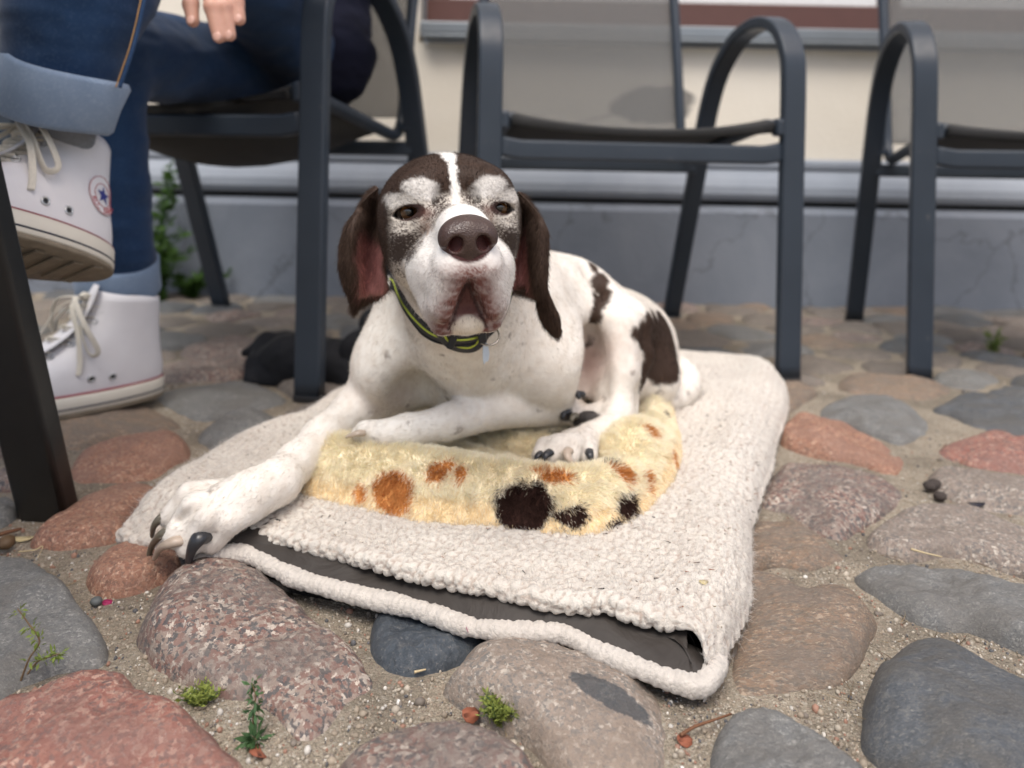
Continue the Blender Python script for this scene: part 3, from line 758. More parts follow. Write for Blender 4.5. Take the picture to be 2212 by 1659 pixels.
# ------------------------------------------------------------------ table at the left edge: one leg in view
TF = gp(108, 1106, 0.0)
tab = empty('garden_table', (TF.x - 0.40, TF.y - 0.35, 0)); tag(tab, 'black metal table at left edge, its one leg standing by the shoes', 'table')
def tpt(x, y, z): return np.array([x, y, z]) - np.array([tab.location.x, tab.location.y, 0])
M_TLEG = plain('black table paint', (0.010, 0.011, 0.012), 0.38, var=0.3, nscale=50, bump=0.05)
TOPZ = 0.73
for sx_, sy_ in ((1, 1), (-1, 1), (1, -1), (-1, -1)):
    fx, fy = tab.location.x + 0.40 * sx_, tab.location.y + 0.35 * sy_
    p0 = np.array([fx, fy, -0.004]); p1 = np.array([fx - 0.030 * sx_, fy - 0.23 * sy_, TOPZ])
    path = np.array([p0 + (p1 - p0) * k / 6 for k in range(7)]) - np.array([tab.location.x, tab.location.y, 0])
    v, f = sweep(path, 1.0, section=rrect(0.054, 0.030, 0.006), up=(0, 1, 0))
    leg = crisp(mesh_obj('leg', v, f, M_TLEG, tab, smooth=True))
bm = bmesh.new(); box_bm(bm, (-0.02, 0.0, TOPZ + 0.012), (0.86, 0.56, 0.024), 0.006); bm_obj('table_top', bm, M_TLEG, tab)
# ------------------------------------------------------------------ the person in jeans
person = empty('person', (-0.55, 1.40, 0.0)); tag(person, 'person in rolled-up blue jeans and white high-top sneakers sitting with crossed legs', 'person')
PLOC = np.array(person.location)
def denim(name, c0, c1, fade):
    t = NT(name); v = t.coord()
    a = t.noise(v, 5, 4, 0.6, 0.6); b = t.noise(v, 260, 3, 0.7)
    mp = t.n('Mapping'); mp.inputs['Rotation'].default_value = (0.3, 0.5, 0.6); mp.inputs['Scale'].default_value = (1, 1, 1); t.l(v, mp.inputs[0])
    w = t.n('TexWave'); w.inputs['Scale'].default_value = 260; w.inputs['Distortion'].default_value = 1.5; w.inputs['Detail'].default_value = 1; t.l(mp.outputs[0], w.inputs['Vector'])
    c = t.mix(c0, c1, t.ramp(a.outputs[0], [(0.38, (0,) * 3), (0.66, (1,) * 3)]))
    c = t.mix(c, fade, t.math('MULTIPLY', t.ramp(b.outputs[0], [(0.5, (0,) * 3), (0.75, (1,) * 3)]), 0.28))
    c = t.mix(c, [x * 1.5 for x in c1], t.math('MULTIPLY', w.outputs['Fac'], 0.22))
    t.set(color=c, rough=0.85, spec=0.15, sheen=0.15, normal=t.bump(w.outputs['Fac'], 0.25, 0.0006)); return t.m
M_DENIM = denim('dark blue denim', (0.010, 0.028, 0.072), (0.020, 0.052, 0.125), (0.09, 0.14, 0.22))
M_CUFF = denim('pale denim reverse', (0.155, 0.215, 0.31), (0.24, 0.31, 0.42), (0.42, 0.48, 0.56))
M_NAVY = plain('navy jersey', (0.010, 0.011, 0.024), 0.85, spec=0.15, nscale=20, var=0.3)
M_SOCK = plain('grey sock knit', (0.20, 0.215, 0.24), 0.9, spec=0.1, nscale=400, var=0.35, bump=0.4)
AK = A3((-0.648, 1.275, 0.185)) if False else np.array((-0.640, 1.275, 0.185)); KA = np.array((-0.635, 1.165, 0.560))
BK = np.array(at(124, 165, 0.950)); BT = np.array(at(168, -20, 0.955)); KB = np.array((-0.455, 1.08, 0.800))
HPA, HPB = np.array((-0.55, 1.68, 0.585)), np.array((-0.445, 1.66, 0.600))
jf = Field(np.arange(-0.80, -0.22, 0.005), np.arange(0.76, 1.90, 0.005), np.arange(0.13, 0.94, 0.005))
jf.cone(HPA, KA, 0.088, 0.073, 0.03); jf.cone(KA, AK, 0.073, 0.056, 0.03)
jf.cone(HPB, KB, 0.088, 0.080, 0.03); jf.cone(KB, BT, 0.080, 0.076, 0.03); jf.cone(BT, BK, 0.076, 0.062, 0.03)
jf.ell((-0.485, 1.73, 0.575), (0.135, 0.11, 0.10), 0.04)
JV, JF = jf.mesh(); 
def relax_(V, Fq, it, lam=0.5):
    e = np.concatenate([Fq[:, [0, 1]], Fq[:, [1, 2]], Fq[:, [2, 3]], Fq[:, [3, 0]]])
    for _ in range(it):
        s = np.zeros_like(V); c = np.zeros(len(V))
        for a, b in ((0, 1), (1, 0)):
            for ax in range(3): s[:, ax] += np.bincount(e[:, a], V[e[:, b], ax], len(V))
            c += np.bincount(e[:, a], minlength=len(V))
        V = V + lam * (s / c[:, None] - V)
    return V
JV = relax_(JV, JF, 2); JN = vert_normals(JV, JF)
wr = fbm(np.c_[JV[:, 0] * 9, JV[:, 1] * 9, JV[:, 2] * 26], 3, 4); wr2 = fbm(np.c_[JV[:, 0] * 40, JV[:, 1] * 30, JV[:, 2] * 30], 3, 6)
JV = JV + JN * (0.006 * wr + 0.0018 * wr2)[:, None]
mesh_obj('jeans', JV - PLOC, JF, M_DENIM, person)
def band(name, c0, ax, r0, r1, h, mat, th=0.004, n=40, parent=None, wob=0.03, seed=1):
    ax = np.array(ax, float); ax /= np.linalg.norm(ax)
    s = np.cross(ax, (0, 1, 0)); s /= np.linalg.norm(s); q = np.cross(ax, s)
    prof = [(r0 - th * 1.5, 0.0), (r0, -0.0005), (r0 + th, 0.006), ((r0 + r1) / 2 + th, h * 0.5), (r1 + th, h - 0.006), (r1, h), (r1 - th * 1.5, h - 0.002), ((r0 + r1) / 2 - th * 1.4, h * 0.5)]
    V = []; a = np.linspace(0, 2 * PI, n, endpoint=False)
    for r, z in prof:
        w = 1 + wob * np.sin(a * 2 + seed) + 0.6 * wob * np.sin(a * 5 + z * 60 + seed * 2)
        V.append(np.array(c0) + ax * z + (s[None] * np.cos(a)[:, None] + q[None] * np.sin(a)[:, None]) * (r * w)[:, None] + ax[None] * (0.004 * np.sin(a * 2 + seed))[:, None])
    V = np.concatenate(V); m = len(prof); F_ = []
    for i in range(m):
        for k in range(n): F_.append((i * n + k, i * n + (k + 1) % n, ((i + 1) % m) * n + (k + 1) % n, ((i + 1) % m) * n + k))
    return mesh_obj(name, V - PLOC, F_, mat, parent or person)
axB = BT - BK; axA = KA - AK
nB = axB / np.linalg.norm(axB); nA = axA / np.linalg.norm(axA)
cuffB = band('cuff', BK - nB * 0.050 + np.array((0.004, 0, -0.004)), (0.32, -0.05, 0.94), 0.0640, 0.0670, 0.068, M_CUFF, 0.0045, seed=2)
band('cuff', AK - nA * 0.012, axA, 0.060, 0.061, 0.056, M_CUFF, 0.004, seed=5)
# side seam with its orange stitching
for rad, mat, off in ((0.0026, M_DENIM, 0.0), (0.0009, plain('orange thread', (0.42, 0.24, 0.09), 0.7), -0.0045)):
    pts = [np.array(at(u, v, y)) + np.array((off, -0.004, 0)) for u, v, y in ((330, -60, 0.955), (316, 0, 0.94), (303, 60, 0.935), (291, 105, 0.93), (276, 150, 0.926), (262, 190, 0.922))]
    tube('seam', catmull(pts, 6) - PLOC, rad, mat, person, sides=6)
# torso, arm
tf = Field(np.arange(-0.72, -0.16, 0.007), np.arange(1.0, 2.05, 0.007), np.arange(0.48, 1.35, 0.007))
tf.cone((-0.472, 1.725, 0.640), (-0.465, 1.80, 1.05), 0.146, 0.150, 0.04); tf.cone((-0.465, 1.80, 1.05), (-0.46, 1.80, 1.18), 0.15, 0.12, 0.04)
tf.cone((-0.30, 1.78, 1.16), (-0.30, 1.50, 0.90), 0.060, 0.048, 0.04); tf.cone((-0.30, 1.50, 0.90), (-0.345, 1.22, 0.830), 0.046, 0.036, 0.02)
tf.cone((-0.62, 1.78, 1.16), (-0.66, 1.52, 0.90), 0.060, 0.048, 0.04); tf.cone((-0.66, 1.52, 0.90), (-0.56, 1.28, 0.90), 0.046, 0.036, 0.02)
tf.ell((-0.445, 1.66, 0.625), (0.145, 0.135, 0.115), 0.05)
TV, TFc = tf.mesh(); TN = vert_normals(TV, TFc)
TV = TV + TN * (0.010 * fbm(np.c_[TV[:, 0] * 10, TV[:, 1] * 10, TV[:, 2] * 24], 3, 14))[:, None]
mesh_obj('top', TV - PLOC, TFc, M_NAVY, person)
# head and neck, above the frame
nf_ = Field(np.arange(-0.60, -0.32, 0.006), np.arange(1.62, 1.95, 0.006), np.arange(1.20, 1.66, 0.006))
nf_.cone((-0.46, 1.80, 1.22), (-0.46, 1.78, 1.36), 0.055, 0.05, 0.02); nf_.ell((-0.46, 1.765, 1.47), (0.075, 0.098, 0.115), 0.02); nf_.ell((-0.47, 1.665, 1.46), (0.012, 0.022, 0.018), 0.012)
t = NT('skin'); nz = t.noise(t.coord(), 90, 4); t.set(color=t.mix((0.50, 0.27, 0.20), (0.62, 0.36, 0.28), nz.outputs[0]), rough=0.5, spec=0.35, sss=0.08); M_SKIN = t.m
v_, f_ = nf_.mesh(); mesh_obj('head', v_ - PLOC, f_, M_SKIN, person)
hf = Field(np.arange(-0.60, -0.32, 0.007), np.arange(1.64, 1.95, 0.007), np.arange(1.30, 1.66, 0.007))
hf.ell((-0.46, 1.79, 1.495), (0.088, 0.10, 0.108), 0.02); hf.cone((-0.46, 1.85, 1.45), (-0.46, 1.86, 1.33), 0.07, 0.05, 0.02)
v_, f_ = hf.mesh(); mesh_obj('hair', v_ - PLOC, f_, plain('brown hair', (0.05, 0.03, 0.02), 0.6), person)
# hand hanging over the thigh
HY = 1.02
hd_ = Field(np.arange(-0.47, -0.31, 0.0018), np.arange(0.97, 1.26, 0.0018), np.arange(0.54, 0.86, 0.0018))
fing = [[(414, -40, 1.035), (412, 10, 1.012), (417, 46, 1.006)], [(452, -55, 1.03), (458, 15, 0.995), (473, 80, 0.992)],
        [(478, -55, 1.03), (484, 15, 1.0), (496, 76, 0.998)], [(505, -45, 1.035), (510, 5, 1.012), (517, 42, 1.008)]]
for fg in fing: hd_.chain([np.array(at(*q)) for q in fg], [0.0112, 0.0100, 0.0082], 0.004)
hd_.cone(at(425, -75, 1.045), at(500, -75, 1.045), 0.018, 0.018, 0.015); hd_.cone(at(440, -110, 1.07), at(490, -110, 1.07), 0.022, 0.022, 0.02)
hd_.chain([np.array(at(420, -95, 1.06)), np.array(at(388, -60, 1.03)), np.array(at(372, -25, 1.015))], [0.014, 0.011, 0.0085], 0.010)
hd_.cone(at(465, -120, 1.08), (-0.352, 1.20, 0.815), 0.024, 0.026, 0.02)
v_, f_ = hd_.mesh(); v_ = relax_(v_, f_, 2); hand = mesh_obj('hand', v_ - PLOC, f_, M_SKIN, person)
M_NAIL = plain('fingernail', (0.60, 0.36, 0.29), 0.35)
for fg in fing:
    p = np.array(at(*fg[2])); q = np.array(at(*fg[1])); d = (p - q) / np.linalg.norm(p - q)
    bm = bmesh.new(); bmesh.ops.create_uvsphere(bm, u_segments=12, v_segments=8, radius=1.0)
    zc = Vector((0, -1, 0)); xc = Vector(d).cross(zc).normalized(); zc = xc.cross(Vector(d)).normalized()
    M4 = Matrix((xc * 0.0056, Vector(d) * 0.0068, zc * 0.0016)).transposed().to_4x4(); M4.translation = Vector(p - PLOC) + zc * 0.0072 + Vector(d) * 0.001
    bm.transform(M4); bm_obj('fingernail', bm, M_NAIL, hand, True)

# ------------------------------------------------------------------ canvas high-tops
t = NT('white canvas'); v = t.coord(); a = t.noise(v, 30, 4); b = t.noise(v, 900, 2)
w = t.n('TexWave'); w.inputs['Scale'].default_value = 420; w.bands_direction = 'DIAGONAL'; t.l(v, w.inputs['Vector'])
cc = t.mix((0.66, 0.64, 0.66), (0.74, 0.73, 0.75), a.outputs[0]); st_ = t.noise(v, 16, 4, 0.6)
cc = t.mix(cc, (0.50, 0.44, 0.36), t.ramp(st_.outputs[0], [(0.62, (0,) * 3), (0.80, (0.6,) * 3)]))
t.set(color=cc, rough=0.9, spec=0.15, normal=t.bump(w.outputs['Fac'], 0.25, 0.0005)); M_CANVAS = t.m
M_RUBBER = plain('off white rubber', (0.66, 0.62, 0.54), 0.5, nscale=40, var=0.08)
M_OUTSOLE = plain('worn tan outsole', (0.20, 0.165, 0.12), 0.8, nscale=60, var=0.35, bump=0.4)
M_RED = plain('dark red rubber stripe', (0.22, 0.022, 0.035), 0.5); M_STRIPE = plain('navy rubber stripe', (0.012, 0.016, 0.035), 0.5)
M_LACE = plain('off white cotton lace', (0.62, 0.58, 0.50), 0.9, nscale=500, var=0.2, bump=0.5)
M_STEEL = plain('eyelet steel', (0.55, 0.56, 0.57), 0.3, 0.9)
M_INK = plain('blue patch ink', (0.03, 0.04, 0.22), 0.7); M_INKR = plain('red patch ink', (0.40, 0.06, 0.07), 0.7)
SR = [(0.026, 0.004, 0.281, 0.0475), (0.036, 0.002, 0.277, 0.0480), (0.050, 0.002, 0.262, 0.0470), (0.062, 0.003, 0.238, 0.0450), (0.075, 0.005, 0.205, 0.0425), (0.090, 0.007, 0.172, 0.0395), (0.105, 0.008, 0.148, 0.0375), (0.122, 0.009, 0.130, 0.0360), (0.140, 0.009, 0.118, 0.0355), (0.158, 0.009, 0.110, 0.0355), (0.170, 0.009, 0.106, 0.0360)]
GLYPH = {'A': [(0.15, 0, 0.5, 1), (0.5, 1, 0.85, 0), (0.28, 0.38, 0.72, 0.38)], 'L': [(0.2, 1, 0.2, 0), (0.2, 0, 0.8, 0)], 'S': [(0.8, 0.95, 0.25, 0.95), (0.25, 0.95, 0.25, 0.5), (0.25, 0.5, 0.78, 0.5), (0.78, 0.5, 0.78, 0.05), (0.78, 0.05, 0.2, 0.05)], 'T': [(0.1, 1, 0.9, 1), (0.5, 1, 0.5, 0)], 'R': [(0.2, 0, 0.2, 1), (0.2, 1, 0.75, 1), (0.75, 1, 0.75, 0.52), (0.75, 0.52, 0.2, 0.52), (0.45, 0.52, 0.8, 0)]}
def plan(b, f, w, n=44):
    a = np.linspace(0, 2 * PI, n, endpoint=False)
    ca, sa = np.cos(a), np.sin(a)
    x = (b + f) / 2 + (f - b) / 2 * np.sign(ca) * np.abs(ca) ** 0.80
    y = w * np.sign(sa) * np.abs(sa) ** 0.86
    k = (x - b) / (f - b)
    y = y * (0.78 + 0.30 * np.sin(np.clip(k, 0, 1) * PI * 0.62 + 0.15)) 
    return x, y
def shoe_front(z):
    zs = [r[0] for r in SR]; return np.interp(z, zs, [r[2] for r in SR]), np.interp(z, zs, [r[3] for r in SR]), np.interp(z, zs, [r[1] for r in SR])
def make_shoe(Mw, label=None, patch=False):
    s = empty('sneaker'); s.parent = person
    s.matrix_local = Matrix.Translation(-Vector(PLOC)) @ Mw
    def put(name, v, f, m, smooth=True): return mesh_obj(name, v, f, m, s, smooth)
    n = 44
    rings = []
    for z, b, f, w in SR:
        x, y = plan(b, f, w); rings.append(np.c_[x, y, np.full(n, z) + 0.010 * np.clip((z - 0.12) / 0.05, 0, 1) * np.cos(np.linspace(0, 2 * PI, n, endpoint=False)) ])
    z, b, f, w = SR[-1]; x, y = plan(b + 0.004, f - 0.004, w - 0.004); rings.append(np.c_[x, y, np.full(n, z - 0.002) + 0.010 * np.cos(np.linspace(0, 2 * PI, n, endpoint=False))])
    x, y = plan(b + 0.006, f - 0.006, w - 0.006); rings.append(np.c_[x, y, np.full(n, 0.13)])
    V = np.concatenate(rings); m = len(rings)
    V[:, :2] += 0.0022 * fbm(np.c_[V[:, 0] * 40, V[:, 2] * 60, V[:, 1] * 40], 3, 5)[:, None] * (V[:, 2:3] > 0.035)
    F_ = [(i * n + k, i * n + (k + 1) % n, (i + 1) * n + (k + 1) % n, (i + 1) * n + k) for i in range(m - 1) for k in range(n)]
    F_.append(tuple(range((m - 1) * n, m * n)))
    put('canvas_upper', V, F_, M_CANVAS)
    def soleband(name, z0, z1, grow, mat, cap=False):
        pr = [(z0, grow - 0.0012), (z0 + 0.0015, grow), (z1 - 0.0015, grow), (z1, grow - 0.0012)]
        R_ = []
        for zz, g in pr:
            x, y = plan(0.004 - g, 0.281 + g, 0.0475 + g); lift = 0.012 * np.clip((x - 0.20) / 0.085, 0, 1) ** 2
            R_.append(np.c_[x, y, zz + lift])
        V = np.concatenate(R_); F_ = [(i * n + k, i * n + (k + 1) % n, (i + 1) * n + (k + 1) % n, (i + 1) * n + k) for i in range(3) for k in range(n)]
        F_ += [tuple(range(n))[::-1], tuple(range(3 * n, 4 * n))]
        return put(name, V, F_, mat)
    soleband('outsole', 0.000, 0.006, 0.0045, M_OUTSOLE)
    soleband('midsole', 0.0063, 0.031, 0.0050, M_RUBBER)
    soleband('stripe', 0.0115, 0.0150, 0.0058, M_STRIPE); soleband('stripe', 0.0300, 0.0335, 0.0040, M_RED)
    # tread bars under the sole
    for k in range(9):
        bm = bmesh.new(); box_bm(bm, (0.035 + 0.025 * k, 0, -0.0012), (0.012, 0.070 if 2 < k < 8 else 0.056, 0.0026), 0.0006); bm_obj('tread_bar', bm, M_OUTSOLE, s)
    # tongue
    tp = []
    for zz in np.linspace(0.066, 0.182, 9):
        f, w, b = shoe_front(min(zz, 0.17)); tp.append((f + 0.002 - 0.003 * (zz > 0.17), 0, zz + 0.006))
    v_, f_ = sweep(np.array(tp), 1.0, section=[(x * 0.030, 0.003 * (1 - x * x) * sg) for sg, xs_ in ((1, np.linspace(-1, 1, 7)), (-1, np.linspace(1, -1, 7)[1:-1])) for x in xs_], up=(1, 0, 0.4))
    put('tongue', v_, f_, M_CANVAS)
    # eyelets and lacing
    ez = np.linspace(0.070, 0.160, 7); prev = None
    for zz in ez:
        f, w, b = shoe_front(zz); 
        for sd in (-1, 1):
            p = np.array((f - 0.016, sd * 0.0265, zz + 0.004)); nrm = np.array((0.55, sd * 0.75, 0.35)); nrm /= np.linalg.norm(nrm)
            a = np.linspace(0, 2 * PI, 14, endpoint=False); u_ = np.cross(nrm, (0, 0, 1.0)); u_ /= np.linalg.norm(u_); v2 = np.cross(nrm, u_)
            ringp = p + nrm * 0.0015 + 0.0040 * (np.cos(a)[:, None] * u_ + np.sin(a)[:, None] * v2)
            vv, ff = sweep(ringp, 0.0013, sides=6, closed=True); put('eyelet', vv, ff, M_STEEL)
        sg = 1 if prev is None else -1
        c0 = np.array((f - 0.015, -0.026, zz + 0.005)); c1 = np.array((f + 0.010, 0, zz + 0.010)); c2 = np.array((f - 0.015, 0.026, zz + 0.005))
        for dz_ in (0.004, -0.004):
            pth = catmull([c0 + (0, 0, -dz_), c1 + (0.000 if dz_ > 0 else 0.002, 0, dz_ * 0.3), c2 + (0, 0, dz_)], 6)
            vv, ff = sweep(pth, 1.0, section=rrect(0.0016, 0.0062, 0.0007, 2), up=(1, 0, 0.5)); put('lace', vv, ff, M_LACE)
    f, w, b = shoe_front(0.165); kx = f + 0.010
    for pts in ([(kx, 0, 0.168), (kx + 0.02, 0.03, 0.172), (kx + 0.012, 0.055, 0.135), (kx - 0.006, 0.058, 0.095), (kx + 0.004, 0.050, 0.090), (kx + 0.014, 0.040, 0.130), (kx + 0.002, 0.004, 0.166)],
                [(kx, 0, 0.168), (kx + 0.03, -0.03, 0.165), (kx + 0.035, -0.05, 0.130), (kx + 0.03, -0.052, 0.11), (kx + 0.03, -0.03, 0.135), (kx + 0.004, -0.002, 0.168)],
                [(kx, 0.002, 0.168), (kx + 0.022, 0.022, 0.160), (kx + 0.018, 0.042, 0.120), (kx + 0.016, 0.048, 0.080), (kx + 0.018, 0.050, 0.060)],
                [(kx, 0, 0.168), (kx + 0.03, -0.015, 0.155), (kx + 0.055, -0.022, 0.115), (kx + 0.07, -0.03, 0.09)]):
        vv, ff = sweep(catmull(pts, 7), 1.0, section=rrect(0.0075, 0.0018, 0.0008, 2)); put('lace', vv, ff, M_LACE)
    bm = bmesh.new(); bmesh.ops.create_uvsphere(bm, u_segments=12, v_segments=8, radius=0.0075); bmesh.ops.translate(bm, vec=(kx + 0.001, 0, 0.169), verts=bm.verts[:]); bm_obj('lace_knot', bm, M_LACE, s, True)
    def side_y(x, z, sd=1):
        f, w, b = shoe_front(z); xx, yy = plan(b, f, w, 200); k = yy > 0
        return sd * np.interp(x, np.sort(xx[k]), yy[k][np.argsort(xx[k])])
    for x_, z_ in ((0.118, 0.052), (0.088, 0.050)):
        y_ = side_y(x_, z_); a = np.linspace(0, 2 * PI, 14, endpoint=False)
        vv, ff = sweep(np.c_[x_ + 0.0044 * np.cos(a), np.full(14, y_ + 0.0008), z_ + 0.0044 * np.sin(a)], 0.0014, sides=6, closed=True); put('eyelet', vv, ff, M_STEEL)
        vv = [(x_ + 0.0034 * math.cos(q), y_ + 0.0004, z_ + 0.0034 * math.sin(q)) for q in a]; put('eyelet_hole', vv, [tuple(range(14))], M_BLACK, False)
    if patch:
        px, pz, pr = 0.034, 0.090, 0.025
        py = side_y(px, pz) + 0.0012
        def flat(name, pts, off, mat): return put(name, [(px + q[0], side_y(px + q[0], pz + q[1]) + off, pz + q[1]) for q in pts], [tuple(range(len(pts)))], mat, False)
        disc = [(pr * math.cos(q), pr * math.sin(q)) for q in np.linspace(0, 2 * PI, 40, endpoint=False)]
        vv = [(px, side_y(px, pz) + 0.0012, pz)] + [(px + q[0] * k, side_y(px + q[0] * k, pz + q[1] * k) + 0.0012, pz + q[1] * k) for k in (0.5, 1.0) for q in disc]
        ff = [(0, 1 + i, 1 + (i + 1) % 40) for i in range(40)] + [(1 + i, 41 + i, 41 + (i + 1) % 40, 1 + (i + 1) % 40) for i in range(40)]
        pt_ = put('ankle_patch', vv, ff, M_CANVAS)
        a = np.linspace(0, 2 * PI, 48, endpoint=False)
        for rr_, mt in ((pr * 0.97, M_INKR), (pr * 0.60, M_INKR)):
            pth = np.array([(px + rr_ * math.cos(q), side_y(px + rr_ * math.cos(q), pz + rr_ * math.sin(q)) + 0.0014, pz + rr_ * math.sin(q)) for q in a])
            vv, ff = sweep(pth, 0.0004, sides=5, closed=True); put('patch_ring', vv, ff, mt)
        star = [((0.0125 if i % 2 == 0 else 0.0050) * math.sin(i * PI / 5), (0.0125 if i % 2 == 0 else 0.0050) * math.cos(i * PI / 5)) for i in range(10)]
        vv = [(px, side_y(px, pz) + 0.0020, pz)] + [(px + q[0], side_y(px + q[0], pz + q[1]) + 0.0020, pz + q[1]) for q in star]
        put('patch_star', vv, [(0, 1 + i, 1 + (i + 1) % 10) for i in range(10)], M_INK, False)
        for i, chh in enumerate('ALL STAR'):
            if chh == ' ': continue
            q = R(-150 + i * 17.0); lx, lz = pr * 0.78 * math.cos(q), pr * 0.78 * math.sin(q)
            Ml = Matrix.Translation((px - lx, side_y(px - lx, pz + lz) + 0.0020, pz + lz)) @ Matrix.Rotation(PI, 4, 'Z') @ Matrix.Rotation(R(90), 4, 'X') @ Matrix.Rotation(q + R(90), 4, 'Z')
            bm = bmesh.new()
            for (x0_, y0_, x1_, y1_) in GLYPH[chh]:       # letter strokes
                a_ = Vector((x0_ - 0.5, y0_ - 0.5, 0)) * 0.0062; b_ = Vector((x1_ - 0.5, y1_ - 0.5, 0)) * 0.0062; d_ = (b_ - a_).normalized(); n_ = Vector((-d_.y, d_.x, 0)) * 0.00055
                a_ -= d_ * 0.0004; b_ += d_ * 0.0004
                bm.faces.new([bm.verts.new(p_) for p_ in (a_ - n_, b_ - n_, b_ + n_, a_ + n_)])
            bm.transform(Ml); bm_obj('patch_letter', bm, M_INKR, s)
    return s
def frame(o, fwd, up):
    f = Vector(fwd).normalized(); u = Vector(up); l = u.cross(f).normalized(); u = f.cross(l)
    M = Matrix((f, l, u)).transposed().to_4x4(); M.translation = Vector(o); return M
hA = gp(349, 868, 0.004)
fA = (Vector(gp(130, 906, 0.004)) - hA); fA.z = 0
shA = make_shoe(frame(hA + Vector((-0.012, 0.030, 0.006)), fA, (0, 0, 1)))
hB = at(234, 602, 0.985)
shB = make_shoe(frame(hB, (-0.44, -0.82, 0.28), (-0.28, 0.26, 0.92)) @ Matrix.Scale(1.04, 4), patch=True)
# socks
MA = PLOC
def sock(p0, p1, r0, r1):
    tube('sock', np.array([np.array(p0) + (np.array(p1) - np.array(p0)) * k / 4 for k in range(5)]) - PLOC, np.linspace(r0, r1, 5), M_SOCK, person, sides=24)
bpy.context.view_layer.update()
def sw(sh, p): return np.array(sh.matrix_world @ Vector(p))
sock(sw(shB, (0.060, 0, 0.145)), BK + nB * 0.01, 0.030, 0.046)
0 and band('sock_rib', sw(shB, (0.055, 0, 0.166)), BK - sw(shB, (0.055, 0, 0.166)), 0.046, 0.047, 0.016, M_SOCK, 0.003, seed=3)
sock(sw(shA, (0.060, 0, 0.145)), AK + nA * 0.01, 0.030, 0.044)
# ------------------------------------------------------------------ sherpa sleeping bag for the dog
def A3(v): return np.array(v, float)
bag = empty('pet_sleeping_bag', gp(1000, 1150, 0)); tag(bag, 'dirty white sherpa fleece dog bag with dark lining lying open on the cobbles', 'pet bed')
BLOC = np.array(bag.location)
t = NT('white sherpa fleece'); v = t.coord(); a = t.noise(v, 700, 4, 0.7); b = t.noise(v, 14, 4, 0.6); vo = t.n('TexVoronoi'); vo.inputs['Scale'].default_value = 300; t.l(v, vo.inputs['Vector'])
at_ = t.n('Attribute'); at_.attribute_name = 'Col'
cc = t.mix(at_.outputs['Color'], (0.50, 0.43, 0.37), t.math('MULTIPLY', t.ramp(b.outputs[0], [(0.45, (0,) * 3), (0.75, (1,) * 3)]), 0.35))
cc = t.mix(cc, (0.44, 0.37, 0.31), t.math('MULTIPLY', t.ramp(a.outputs[0], [(0.58, (0,) * 3), (0.75, (1,) * 3)]), 0.30))
t.set(color=cc, rough=0.95, spec=0.1, sheen=0.2, normal=t.bump(t.math('ADD', a.outputs[0], t.math('MULTIPLY', vo.outputs['Distance'], -0.6)), 0.7, 0.0024)); M_SHERPA = t.m
t = NT('dark brown lining'); v = t.coord(); a = t.noise(v, 18, 4, 0.6, 0.8); b = t.noise(v, 600, 2)
t.set(color=t.mix((0.030, 0.025, 0.0215), (0.048, 0.041, 0.036), a.outputs[0]), rough=0.62, spec=0.35, normal=t.bump(b.outputs[0], 0.1, 0.0005, t.bump(a.outputs[0], 0.5, 0.008))); M_LINING = t.m

def resample(P, n):
    P = np.asarray(P, float); d = np.r_[0, np.cumsum(np.linalg.norm(np.diff(P, axis=0), axis=1))]
    q = np.linspace(0, d[-1], n); return np.stack([np.interp(q, d, P[:, k]) for k in range(3)], 1)
def pts(L): return np.array([gp(*q) for q in L])
frontU = resample(catmull(pts([(263, 1142, 0.020), (320, 1158, 0.020), (400, 1160, 0.022), (486, 1144, 0.034), (605, 1148, 0.042), (690, 1166, 0.044), (761, 1182, 0.045), (860, 1208, 0.046), (952, 1230, 0.046), (1055, 1252, 0.046), (1134, 1268, 0.046), (1253, 1288, 0.046), (1312, 1285, 0.050), (1360, 1304, 0.047), (1430, 1320, 0.045), (1470, 1332, 0.044), (1496, 1350, 0.040), (1512, 1386, 0.032), (1519, 1430, 0.022), (1523, 1468, 0.012)]), 8), 330)
leftE = resample(catmull(pts([(263, 1142, 0.020), (330, 1085, 0.020), (400, 1035, 0.020), (530, 958, 0.020), (640, 925, 0.020)]), 8).tolist() + [(-0.24, 1.30, 0.02), (-0.14, 1.55, 0.02)], 420)
rightE = resample(catmull(pts([(1523, 1470, 0.010), (1566, 1405, 0.008), (1606, 1320, 0.008), (1620, 1235, 0.010), (1626, 1140, 0.012), (1640, 1060, 0.012), (1668, 1000, 0.014), (1682, 940, 0.014), (1694, 890, 0.014), (1703, 850, 0.016)]), 8).tolist() + [(0.50, 1.46, 0.02), (0.44, 1.52, 0.02)], 420)
ns, nt = 330, 420
S, T = np.meshgrid(np.linspace(0, 1, ns), np.linspace(0, 1, nt))
Lw, Rw = leftE[:, None, :], rightE[:, None, :]
straight = Lw * (1 - S[..., None]) + Rw * S[..., None]
corr = frontU[None] - (leftE[0][None] * (1 - np.linspace(0, 1, ns)[:, None]) + rightE[0][None] * np.linspace(0, 1, ns)[:, None])[None]
G = straight + corr * ((1 - T) ** 2.2 * np.exp(-T * 2.5))[..., None]
